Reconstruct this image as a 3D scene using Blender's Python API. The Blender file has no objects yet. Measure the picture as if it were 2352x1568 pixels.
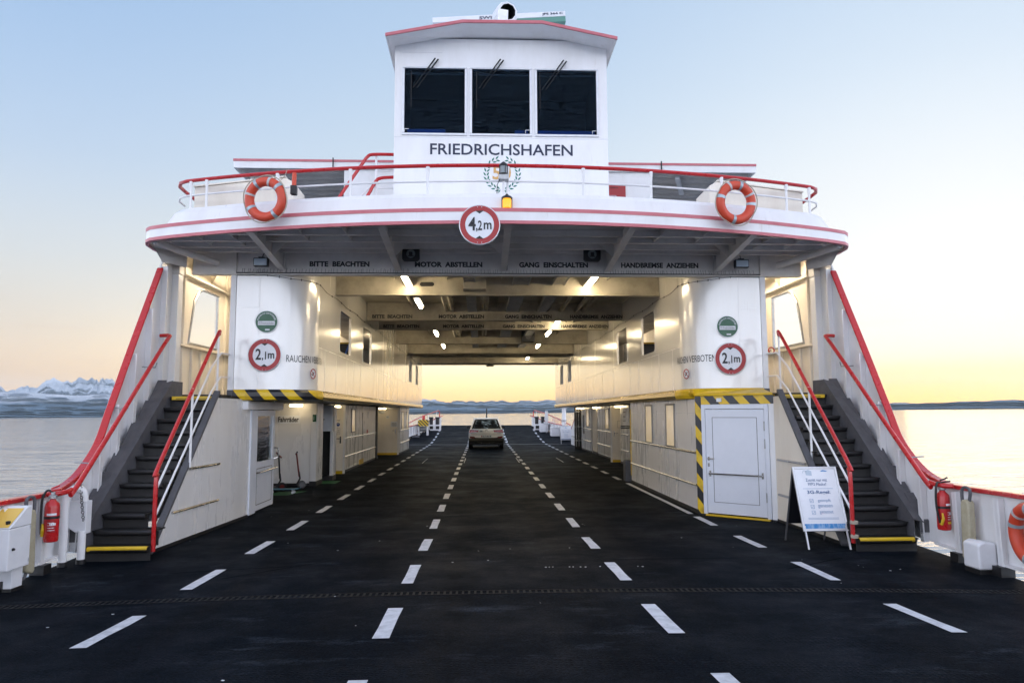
import bpy, bmesh, math, random
import numpy as np
from mathutils import Vector, Matrix
R = math.radians
random.seed(7)
scene = bpy.context.scene
COL = scene.collection

# ------------------------------------------------------------------ camera
cam_d = bpy.data.cameras.new("camera")
cam_d.sensor_width = 36.0
cam_d.lens = 1640.0 / 2352.0 * 36.0
cam_d.clip_start = 0.05
cam_d.clip_end = 60000.0
cam = bpy.data.objects.new("camera", cam_d)
COL.objects.link(cam)
CAMLOC = Vector((-0.37, 0.0, 1.82))
cam.matrix_world = Matrix.Translation(CAMLOC) @ Matrix.Rotation(R(-2.44), 4, 'Z') @ Matrix.Rotation(R(90 + 5.71), 4, 'X') @ Matrix.Rotation(R(-0.25), 4, 'Z')
scene.camera = cam

# ------------------------------------------------------------------ world: dusk sky
SUN_AZ, SUN_EL = R(36), R(2.5)     # azimuth clockwise from +Y (ahead, to the right)
world = bpy.data.worlds.new("World")
scene.world = world
world.use_nodes = True
nt = world.node_tree
nt.nodes.clear()
def N(t, **kw):
    n = nt.nodes.new(t)
    for k, v in kw.items():
        setattr(n, k, v)
    return n
def ramp(vals, src):
    n = nt.nodes.new('ShaderNodeValToRGB')
    n.color_ramp.interpolation = 'B_SPLINE'
    el = n.color_ramp.elements
    while len(el) > 1:
        el.remove(el[-1])
    for i, (p, c) in enumerate(vals):
        e = el[0] if i == 0 else el.new(p)
        e.position = p
        e.color = (c[0] / 5, c[1] / 5, c[2] / 5, 1)      # ramps hold at most 1: stored at a fifth, multiplied back below
    nt.links.new(src, n.inputs[0])
    return n
def srgb(r, g, b):
    f = lambda c: (c / 255 / 12.92) if c / 255 <= 0.04045 else ((c / 255 + 0.055) / 1.055) ** 2.4
    return (f(r), f(g), f(b))
tc = N('ShaderNodeTexCoord')
sep = N('ShaderNodeSeparateXYZ')
nt.links.new(tc.outputs['Generated'], sep.inputs[0])
def math_(op, a, b=None, c=None, clamp=False):
    n = nt.nodes.new('ShaderNodeMath'); n.operation = op; n.use_clamp = clamp
    for i, v in enumerate((a, b, c)):
        if v is None: continue
        if isinstance(v, (int, float)): n.inputs[i].default_value = v
        else: nt.links.new(v, n.inputs[i])
    return n.outputs[0]
def mix_(f, a, b):
    n = nt.nodes.new('ShaderNodeMix'); n.data_type = 'RGBA'
    nt.links.new(f, n.inputs[0])
    for i, v in ((6, a), (7, b)):
        if isinstance(v, tuple): n.inputs[i].default_value = (*v, 1)
        else: nt.links.new(v, n.inputs[i])
    return n.outputs[2]
elev = math_('MULTIPLY', math_('ARCSINE', sep.outputs['Z']), 2 / math.pi, clamp=True)     # 0 horizon .. 1 zenith
az = math_('ARCTAN2', sep.outputs['X'], sep.outputs['Y'])                                  # + to the right
D9 = 1 / 90.0
left = ramp([(0, (1.6, .98, .42)), (2 * D9, (1.3, .88, .50)), (6 * D9, srgb(240, 226, 206)), (11 * D9, srgb(224, 228, 228)), (18 * D9, srgb(192, 212, 236)), (28 * D9, srgb(162, 193, 230)), (40 * D9, srgb(138, 174, 220)), (0.9, srgb(150, 180, 215))], elev)
mid = ramp([(0, (1.9, 1.0, .26)), (1.0 * D9, (2.3, 1.25, .30)), (2.2 * D9, (2.5, 1.6, .55)), (3.6 * D9, (2.3, 1.75, .92)), (7 * D9, (1.35, 1.22, .98)), (11 * D9, srgb(246, 243, 236)), (18 * D9, srgb(212, 226, 239)), (28 * D9, srgb(185, 208, 234)), (40 * D9, srgb(160, 190, 226)), (0.9, srgb(155, 182, 215))], elev)
right = ramp([(0, (2.6, 1.1, .03)), (1.2 * D9, (2.2, 1.2, .10)), (2.4 * D9, (1.6, 1.2, .42)), (4 * D9, (1.2, 1.17, 1.0)), (7 * D9, (1.05, 1.05, 1.0)), (15 * D9, srgb(250, 252, 252)), (24 * D9, srgb(218, 232, 245)), (36 * D9, srgb(180, 205, 234)), (0.9, srgb(155, 182, 215))], elev)
rear = ramp([(0, (4.4, 4.5, 4.8)), (9 * D9, (3.9, 4.1, 4.6)), (18 * D9, (1.25, 1.3, 1.6)), (45 * D9, (.72, .80, 1.05)), (0.9, (0.50, 0.58, 0.78))], elev)
def step_(a0, a1):
    n = N('ShaderNodeMapRange', interpolation_type='SMOOTHSTEP')
    n.inputs[1].default_value = R(a0); n.inputs[2].default_value = R(a1)
    nt.links.new(az, n.inputs[0])
    return n.outputs[0]
c1 = mix_(step_(-38, 0), left.outputs[0], mid.outputs[0])
c2 = mix_(step_(-2, 36), c1, right.outputs[0])
absaz = math_('ABSOLUTE', az)
rm = N('ShaderNodeMapRange', interpolation_type='SMOOTHSTEP')
rm.inputs[1].default_value = R(40); rm.inputs[2].default_value = R(64)
nt.links.new(absaz, rm.inputs[0])
c3 = mix_(rm.outputs[0], c2, rear.outputs[0])
# thin cloud streaks close to the horizon
cm = N('ShaderNodeMapping'); cm.inputs['Scale'].default_value = (5, 5, 160)
nt.links.new(tc.outputs['Generated'], cm.inputs[0])
cn = N('ShaderNodeTexNoise'); cn.inputs['Scale'].default_value = 1.0; cn.inputs['Detail'].default_value = 3
nt.links.new(cm.outputs[0], cn.inputs['Vector'])
cr = N('ShaderNodeMapRange'); cr.inputs[1].default_value = 0.60; cr.inputs[2].default_value = 0.78; cr.inputs[3].default_value = 0; cr.inputs[4].default_value = 0.16
nt.links.new(cn.outputs[0], cr.inputs[0])
low = N('ShaderNodeMapRange'); low.inputs[1].default_value = 0.14; low.inputs[2].default_value = 0.02
nt.links.new(elev, low.inputs[0])
c4 = mix_(math_('MULTIPLY', cr.outputs[0], low.outputs[0]), c3, tuple(v / 5 for v in srgb(226, 180, 150)))
sky = N('ShaderNodeTexSky', sky_type='NISHITA', sun_disc=False)
sky.sun_elevation = SUN_EL; sky.sun_rotation = SUN_AZ; sky.altitude = 400; sky.ozone_density = 2.0
bgs = N('ShaderNodeBackground'); bgs.inputs[1].default_value = 0.012
nt.links.new(sky.outputs[0], bgs.inputs[0])
bgg = N('ShaderNodeBackground'); bgg.inputs[1].default_value = 0.59 * 5
nt.links.new(c4, bgg.inputs[0])
addn = N('ShaderNodeAddShader')
nt.links.new(bgs.outputs[0], addn.inputs[0]); nt.links.new(bgg.outputs[0], addn.inputs[1])
wo = N('ShaderNodeOutputWorld')
nt.links.new(addn.outputs[0], wo.inputs[0])

sun_d = bpy.data.lights.new("sun", 'SUN')
sun_d.energy = 0.04; sun_d.angle = R(10); sun_d.color = (1.0, 0.72, 0.42)
sun = bpy.data.objects.new("sun", sun_d)
COL.objects.link(sun)
sdir = Vector((math.sin(SUN_AZ) * math.cos(SUN_EL), math.cos(SUN_AZ) * math.cos(SUN_EL), math.sin(SUN_EL)))
sun.rotation_euler = sdir.to_track_quat('Z', 'Y').to_euler()
sun.location = (20, 30, 12)

scene.view_settings.view_transform = 'Standard'
scene.view_settings.look = 'None'
scene.view_settings.exposure = 0.80
scene.view_settings.gamma = 1.0

# ------------------------------------------------------------------ materials
MATS = {}
def mat(name, col, rough=0.5, metal=0.0, var=0.0, vscale=3.0, dirt=None, bump=0.0, bscale=40.0, spec=0.5, emit=None, estr=0.0, streak=0.0, coat=0.0, rust=0.0):
    m = bpy.data.materials.new(name); m.use_nodes = True
    t = m.node_tree; b = t.nodes['Principled BSDF']
    b.inputs['Base Color'].default_value = (*col, 1)
    b.inputs['Roughness'].default_value = rough
    b.inputs['Metallic'].default_value = metal
    b.inputs['Specular IOR Level'].default_value = spec
    b.inputs['Coat Weight'].default_value = coat; b.inputs['Coat Roughness'].default_value = 0.16; b.inputs['Coat IOR'].default_value = 1.7 if coat >= 1 else 1.5
    if emit:
        b.inputs['Emission Color'].default_value = (*emit, 1); b.inputs['Emission Strength'].default_value = estr
    tcn = t.nodes.new('ShaderNodeTexCoord')
    if var or dirt:
        no = t.nodes.new('ShaderNodeTexNoise'); no.inputs['Scale'].default_value = vscale; no.inputs['Detail'].default_value = 6; no.inputs['Roughness'].default_value = 0.65
        if streak:
            mp = t.nodes.new('ShaderNodeMapping'); mp.inputs['Scale'].default_value = (1, 1, streak)
            t.links.new(tcn.outputs['Object'], mp.inputs[0]); t.links.new(mp.outputs[0], no.inputs['Vector'])
        else:
            t.links.new(tcn.outputs['Object'], no.inputs['Vector'])
        mr = t.nodes.new('ShaderNodeMapRange'); mr.inputs[1].default_value = 0.42; mr.inputs[2].default_value = 0.75
        mr.inputs[4].default_value = var
        t.links.new(no.outputs[0], mr.inputs[0])
        mx = t.nodes.new('ShaderNodeMix'); mx.data_type = 'RGBA'
        mx.inputs[6].default_value = (*col, 1)
        d = dirt or tuple(c * 0.45 for c in col)
        mx.inputs[7].default_value = (*d, 1)
        t.links.new(mr.outputs[0], mx.inputs[0]); out = mx.outputs[2]
        if rust:
            mp2 = t.nodes.new('ShaderNodeMapping'); mp2.inputs['Scale'].default_value = (5, 5, .55); t.links.new(tcn.outputs['Object'], mp2.inputs[0])
            n2 = t.nodes.new('ShaderNodeTexNoise'); n2.inputs['Scale'].default_value = 2.2; n2.inputs['Detail'].default_value = 5; n2.inputs['Roughness'].default_value = .7; t.links.new(mp2.outputs[0], n2.inputs['Vector'])
            r2 = t.nodes.new('ShaderNodeMapRange'); r2.inputs[1].default_value = .64; r2.inputs[2].default_value = .80; r2.inputs[4].default_value = rust; t.links.new(n2.outputs[0], r2.inputs[0])
            x2 = t.nodes.new('ShaderNodeMix'); x2.data_type = 'RGBA'; x2.inputs[7].default_value = (.36, .25, .15, 1); t.links.new(out, x2.inputs[6]); t.links.new(r2.outputs[0], x2.inputs[0]); out = x2.outputs[2]
        t.links.new(out, b.inputs['Base Color'])
        rr = t.nodes.new('ShaderNodeMapRange'); rr.inputs[1].default_value = 0.3; rr.inputs[2].default_value = 0.7
        rr.inputs[3].default_value = max(0.02, rough - 0.06); rr.inputs[4].default_value = min(1, rough + 0.10)
        t.links.new(no.outputs[0], rr.inputs[0]); t.links.new(rr.outputs[0], b.inputs['Roughness'])
    if bump:
        nb = t.nodes.new('ShaderNodeTexNoise'); nb.inputs['Scale'].default_value = bscale; nb.inputs['Detail'].default_value = 3
        t.links.new(tcn.outputs['Object'], nb.inputs['Vector'])
        bp = t.nodes.new('ShaderNodeBump'); bp.inputs['Strength'].default_value = 1.0; bp.inputs['Distance'].default_value = bump
        t.links.new(nb.outputs[0], bp.inputs['Height']); t.links.new(bp.outputs[0], b.inputs['Normal'])
    MATS[name] = m
    return m
white = mat('white_paint', (0.81, 0.81, 0.82), 0.33, var=0.35, vscale=2.2, dirt=(0.58, 0.55, 0.50), bump=0.0015, bscale=9, streak=0.25, rust=.35)
wallp = mat('gloss_wall_paint', (0.78, 0.77, 0.76), 0.20, var=0.30, vscale=2.0, dirt=(0.60, 0.55, 0.46), bump=0.003, bscale=2.4, streak=0.12, spec=0.9, coat=1.0, rust=.22)
cream = mat('cream_paint', (0.82, 0.76, 0.66), 0.4, var=0.35, vscale=2.0, dirt=(0.50, 0.43, 0.33), bump=0.002, bscale=8, streak=0.3)
housep = mat('deckhouse_paint', (0.78, 0.77, 0.76), 0.27, metal=0.08, var=0.32, vscale=2.4, dirt=(0.56, 0.53, 0.48), bump=0.003, bscale=4, streak=0.18, rust=.35)
greyp = mat('grey_underside_paint', (0.72, 0.69, 0.66), 0.5, var=0.55, vscale=3.0, dirt=(0.47, 0.45, 0.43), bump=0.002, bscale=20)
ceilp = mat('ceiling_paint', (0.46, 0.43, 0.36), 0.5, var=0.8, vscale=1.6, dirt=(0.20, 0.18, 0.14), bump=0.003, bscale=14)
dgrey = mat('dark_grey_paint', (0.020, 0.0195, 0.020), 0.55, var=0.6, vscale=6, bump=0.002, bscale=60)
mgrey = mat('mid_grey_paint', (0.095, 0.095, 0.105), 0.5, var=0.5, vscale=6)
red = mat('red_paint', (0.50, 0.014, 0.016), 0.28, var=0.35, vscale=5, dirt=(0.34, 0.02, 0.02), coat=0.3)
pink = mat('faded_red_paint', (0.56, 0.155, 0.18), 0.45, var=0.5, vscale=5, dirt=(0.44, 0.10, 0.12))
yellow = mat('yellow_paint', (0.72, 0.47, 0.015), 0.35, var=0.5, vscale=6, dirt=(0.42, 0.27, 0.02), bump=0.001, bscale=40)
black = mat('black_rubber', (0.007, 0.007, 0.008), 0.45, var=0.4, vscale=8, dirt=(0.03, 0.03, 0.03))
blackp = mat('black_paint', (0.010, 0.011, 0.015), 0.4)
textm = mat('black_lettering', (0.012, 0.013, 0.016), 0.5)
navy = mat('navy_lettering', (0.014, 0.022, 0.055), 0.5)
steel = mat('stainless_steel', (0.55, 0.53, 0.50), 0.22, metal=1.0, var=0.3, vscale=12)
galv = mat('galvanised_steel', (0.42, 0.43, 0.44), 0.42, metal=0.7, var=0.5, vscale=14)
alu = mat('aluminium', (0.62, 0.63, 0.65), 0.35, metal=0.6, var=0.2, vscale=10)
plastic = mat('white_plastic', (0.76, 0.77, 0.80), 0.35, var=0.15, vscale=5)
doorw = mat('door_white', (0.70, 0.73, 0.80), 0.32, var=0.18, vscale=4, dirt=(0.55, 0.57, 0.62))
orange = mat('orange_buoy', (0.60, 0.065, 0.028), 0.45, var=0.4, vscale=9, dirt=(0.55, 0.09, 0.04), bump=0.001, bscale=30)
reflt = mat('reflective_tape', (0.35, 0.42, 0.46), 0.3, metal=0.3)
beige = mat('beige_canvas', (0.42, 0.38, 0.27), 0.6, var=0.6, vscale=9, dirt=(0.28, 0.24, 0.14), bump=0.003, bscale=25)
signw = mat('sign_white', (0.74, 0.76, 0.80), 0.4, var=0.12, vscale=6)
signr = mat('sign_red', (0.34, 0.004, 0.007), 0.35)
signg = mat('sign_green', (0.012, 0.10, 0.045), 0.35, var=0.3, vscale=12)
green = mat('green_print', (0.01, 0.16, 0.11), 0.45)
gold = mat('gold_print', (0.62, 0.36, 0.12), 0.4)
rope = mat('rope', (0.45, 0.40, 0.32), 0.8)
lamp_glass = mat('clear_lamp_glass', (0.25, 0.29, 0.30), 0.08)
amber = mat('amber_lamp', (0.8, 0.30, 0.01), 0.2, emit=(1.0, 0.42, 0.02), estr=0.55)
tube_on = mat('lit_tube', (1, 0.9, 0.7), 0.4, emit=(1.0, 0.80, 0.50), estr=30)
tube_in = mat('added_strip_lamp', (1, 0.9, 0.7), 0.4, emit=(1.0, 0.82, 0.58), estr=62)
tube_on2 = mat('lit_tube_small', (1, 0.9, 0.7), 0.4, emit=(1.0, 0.78, 0.46), estr=10)
blue = mat('blue_fabric', (0.03, 0.12, 0.50), 0.7)
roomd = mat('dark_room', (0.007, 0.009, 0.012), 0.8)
paint_line = mat('white_road_paint', (0.66, 0.67, 0.70), 0.6, var=0.75, vscale=9, dirt=(0.30, 0.31, 0.33), bump=0.002, bscale=60)
carw = mat('car_white', (0.90, 0.89, 0.85), 0.25, coat=0.6)
carb = mat('car_black_plastic', (0.012, 0.012, 0.012), 0.5)
tail = mat('tail_light_red', (0.30, 0.006, 0.006), 0.15, coat=0.5)
greenp = mat('green_floor_paint', (0.02, 0.17, 0.05), 0.6, var=0.5, vscale=6)

def glassmat(name, tint, refl=1.45):
    m = bpy.data.materials.new(name); m.use_nodes = True
    t = m.node_tree; t.nodes.clear()
    o = t.nodes.new('ShaderNodeOutputMaterial'); tr = t.nodes.new('ShaderNodeBsdfTransparent'); gl = t.nodes.new('ShaderNodeBsdfGlossy')
    tr.inputs[0].default_value = (*tint, 1); gl.inputs['Roughness'].default_value = 0.03; gl.inputs['Color'].default_value = (1, 1, 1, 1) if refl > 1.4 else (.55, .78, 1.0, 1)
    fr = t.nodes.new('ShaderNodeFresnel'); fr.inputs[0].default_value = refl
    mx = t.nodes.new('ShaderNodeMixShader')
    nb = t.nodes.new('ShaderNodeTexNoise'); nb.inputs['Scale'].default_value = 4; tcn = t.nodes.new('ShaderNodeTexCoord')
    mp = t.nodes.new('ShaderNodeMapping'); mp.inputs['Scale'].default_value = (1, 1, 5)
    t.links.new(tcn.outputs['Object'], mp.inputs[0]); t.links.new(mp.outputs[0], nb.inputs['Vector'])
    bp = t.nodes.new('ShaderNodeBump'); bp.inputs['Distance'].default_value = 0.006 if refl > 1.4 else 0.11
    t.links.new(nb.outputs[0], bp.inputs['Height']); t.links.new(bp.outputs[0], gl.inputs['Normal'])
    t.links.new(fr.outputs[0], mx.inputs[0]); t.links.new(tr.outputs[0], mx.inputs[1]); t.links.new(gl.outputs[0], mx.inputs[2]); t.links.new(mx.outputs[0], o.inputs[0])
    return m
glass_dark = glassmat('dark_window_glass', (0.50, 0.60, 0.68), 1.27)
glass = glassmat('clear_glass', (0.94, 0.97, 0.97), 1.42)

def hazard(name, vec, period, duty=0.5):
    m = bpy.data.materials.new(name); m.use_nodes = True
    t = m.node_tree; b = t.nodes['Principled BSDF']; b.inputs['Roughness'].default_value = 0.35
    tcn = t.nodes.new('ShaderNodeTexCoord')
    dp = t.nodes.new('ShaderNodeVectorMath'); dp.operation = 'DOT_PRODUCT'; dp.inputs[1].default_value = vec
    t.links.new(tcn.outputs['Object'], dp.inputs[0])
    d = t.nodes.new('ShaderNodeMath'); d.operation = 'DIVIDE'; d.inputs[1].default_value = period
    t.links.new(dp.outputs['Value'], d.inputs[0])
    f = t.nodes.new('ShaderNodeMath'); f.operation = 'FRACT'; t.links.new(d.outputs[0], f.inputs[0])
    g = t.nodes.new('ShaderNodeMath'); g.operation = 'GREATER_THAN'; g.inputs[1].default_value = duty; t.links.new(f.outputs[0], g.inputs[0])
    no = t.nodes.new('ShaderNodeTexNoise'); no.inputs['Scale'].default_value = 7; t.links.new(tcn.outputs['Object'], no.inputs['Vector'])
    y = t.nodes.new('ShaderNodeMix'); y.data_type = 'RGBA'; y.inputs[6].default_value = (0.74, 0.49, 0.015, 1); y.inputs[7].default_value = (0.48, 0.30, 0.02, 1)
    mr = t.nodes.new('ShaderNodeMapRange'); mr.inputs[1].default_value = 0.5; mr.inputs[2].default_value = 0.8; t.links.new(no.outputs[0], mr.inputs[0]); t.links.new(mr.outputs[0], y.inputs[0])
    mx = t.nodes.new('ShaderNodeMix'); mx.data_type = 'RGBA'; mx.inputs[7].default_value = (0.013, 0.014, 0.02, 1)
    t.links.new(y.outputs[2], mx.inputs[6]); t.links.new(g.outputs[0], mx.inputs[0]); t.links.new(mx.outputs[2], b.inputs['Base Color'])
    return m
haz_left = hazard('hazard_bumper', (1.0, 0.0, 0.85), 0.40)
haz_door = hazard('hazard_door_top', (0.73, -0.68, 0.9), 0.36)
haz_post = hazard('hazard_post', (0.73, -0.68, 0.8), 0.34)
haz_winch = hazard('hazard_winch', (1, 0, 1.0), 0.22)

# deck coating: dark, grainy, slightly shiny, with raised pips
def deckmat():
    m = bpy.data.materials.new('deck_coating'); m.use_nodes = True
    t = m.node_tree; b = t.nodes['Principled BSDF']
    L = t.links.new
    tcn = t.nodes.new('ShaderNodeTexCoord')
    n1 = t.nodes.new('ShaderNodeTexNoise'); n1.inputs['Scale'].default_value = 0.8; n1.inputs['Detail'].default_value = 8; n1.inputs['Roughness'].default_value = 0.7
    L(tcn.outputs['Object'], n1.inputs['Vector'])
    mp = t.nodes.new('ShaderNodeMapping'); mp.inputs['Scale'].default_value = (1.6, 0.12, 1)
    n2 = t.nodes.new('ShaderNodeTexNoise'); n2.inputs['Scale'].default_value = 1.5; n2.inputs['Detail'].default_value = 6
    L(tcn.outputs['Object'], mp.inputs[0]); L(mp.outputs[0], n2.inputs['Vector'])
    m1 = t.nodes.new('ShaderNodeMapRange'); m1.inputs[1].default_value = 0.45; m1.inputs[2].default_value = 0.75; L(n1.outputs[0], m1.inputs[0])
    c = t.nodes.new('ShaderNodeMix'); c.data_type = 'RGBA'; c.inputs[6].default_value = (0.0034, 0.0054, 0.0084, 1); c.inputs[7].default_value = (0.0072, 0.0108, 0.0162, 1)
    L(m1.outputs[0], c.inputs[0])
    m2 = t.nodes.new('ShaderNodeMapRange'); m2.inputs[1].default_value = 0.55; m2.inputs[2].default_value = 0.8; m2.inputs[4].default_value = 0.6; L(n2.outputs[0], m2.inputs[0])
    c2 = t.nodes.new('ShaderNodeMix'); c2.data_type = 'RGBA'; c2.inputs[7].default_value = (0.012, 0.013, 0.015, 1)
    L(c.outputs[2], c2.inputs[6]); L(m2.outputs[0], c2.inputs[0])
    sx = t.nodes.new('ShaderNodeSeparateXYZ'); L(tcn.outputs['Object'], sx.inputs[0])
    n4 = t.nodes.new('ShaderNodeTexNoise'); n4.inputs['Scale'].default_value = 1.0; n4.inputs['Detail'].default_value = 9; n4.inputs['Roughness'].default_value = .75
    mp4 = t.nodes.new('ShaderNodeMapping'); mp4.inputs['Scale'].default_value = (.8, 2.4, 1); L(tcn.outputs['Object'], mp4.inputs[0]); L(mp4.outputs[0], n4.inputs['Vector'])
    m4 = t.nodes.new('ShaderNodeMapRange'); m4.inputs[1].default_value = .56; m4.inputs[2].default_value = .80; m4.inputs[4].default_value = .9; L(n4.outputs[0], m4.inputs[0])
    c3 = t.nodes.new('ShaderNodeMix'); c3.data_type = 'RGBA'; c3.inputs[7].default_value = (.045, .055, .068, 1); L(c2.outputs[2], c3.inputs[6]); L(m4.outputs[0], c3.inputs[0])
    # tyre tracks: pairs of darker polished bands in each lane
    ab = t.nodes.new('ShaderNodeMath'); ab.operation = 'PINGPONG'; ab.inputs[1].default_value = 1.13; L(sx.outputs['X'], ab.inputs[0])
    tr_ = t.nodes.new('ShaderNodeMath'); tr_.operation = 'SUBTRACT'; tr_.inputs[1].default_value = .62; L(ab.outputs[0], tr_.inputs[0])
    ta = t.nodes.new('ShaderNodeMath'); ta.operation = 'ABSOLUTE'; L(tr_.outputs[0], ta.inputs[0])
    tm = t.nodes.new('ShaderNodeMapRange'); tm.inputs[1].default_value = .26; tm.inputs[2].default_value = .05; tm.inputs[4].default_value = .45; L(ta.outputs[0], tm.inputs[0])
    tn = t.nodes.new('ShaderNodeMath'); tn.operation = 'MULTIPLY'; L(tm.outputs[0], tn.inputs[0]); L(n2.outputs[0], tn.inputs[1])
    c5 = t.nodes.new('ShaderNodeMix'); c5.data_type = 'RGBA'; c5.inputs[7].default_value = (.0012, .0014, .0018, 1); L(c3.outputs[2], c5.inputs[6]); L(tn.outputs[0], c5.inputs[0])
    L(c5.outputs[2], b.inputs['Base Color'])
    r = t.nodes.new('ShaderNodeMapRange'); r.inputs[1].default_value = 0.35; r.inputs[2].default_value = 0.72; r.inputs[3].default_value = 0.66; r.inputs[4].default_value = 0.42
    L(n1.outputs[0], r.inputs[0]); L(r.outputs[0], b.inputs['Roughness'])
    b.inputs['Specular IOR Level'].default_value = 0.012
    n5 = t.nodes.new('ShaderNodeTexNoise'); n5.inputs['Scale'].default_value = 55; n5.inputs['Detail'].default_value = 4; n5.inputs['Roughness'].default_value = .8; L(tcn.outputs['Object'], n5.inputs['Vector'])
    m5 = t.nodes.new('ShaderNodeMapRange'); m5.inputs[1].default_value = .36; m5.inputs[2].default_value = .66; m5.inputs[3].default_value = .2; m5.inputs[4].default_value = 2.4; L(n5.outputs[0], m5.inputs[0])
    vm = t.nodes.new('ShaderNodeVectorMath'); vm.operation = 'SCALE'; L(c5.outputs[2], vm.inputs[0]); L(m5.outputs[0], vm.inputs['Scale']); L(vm.outputs[0], b.inputs['Base Color'])
    v = t.nodes.new('ShaderNodeTexVoronoi'); v.inputs['Scale'].default_value = 26; v.inputs['Randomness'].default_value = 0.25; L(tcn.outputs['Object'], v.inputs['Vector'])
    n3 = t.nodes.new('ShaderNodeTexNoise'); n3.inputs['Scale'].default_value = 130; n3.inputs['Detail'].default_value = 2; L(tcn.outputs['Object'], n3.inputs['Vector'])
    vr = t.nodes.new('ShaderNodeMapRange'); vr.inputs[1].default_value = 0.0; vr.inputs[2].default_value = 0.35; vr.inputs[3].default_value = 1; vr.inputs[4].default_value = 0; L(v.outputs['Distance'], vr.inputs[0])
    a = t.nodes.new('ShaderNodeMath'); a.operation = 'ADD'; L(vr.outputs[0], a.inputs[0]); L(n3.outputs[0], a.inputs[1])
    bp = t.nodes.new('ShaderNodeBump'); bp.inputs['Distance'].default_value = 0.003; bp.inputs['Strength'].default_value = 1
    L(a.outputs[0], bp.inputs['Height']); L(bp.outputs[0], b.inputs['Normal'])
    return m
deckm = deckmat()
seamm = mat('deck_seam_black', (0.0012, 0.0012, 0.0013), 0.8, spec=0.01)
gratem = mat('grating_iron', (0.009, 0.0095, 0.011), 0.6, metal=0.2, spec=0.2, var=0.6, vscale=9)

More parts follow.
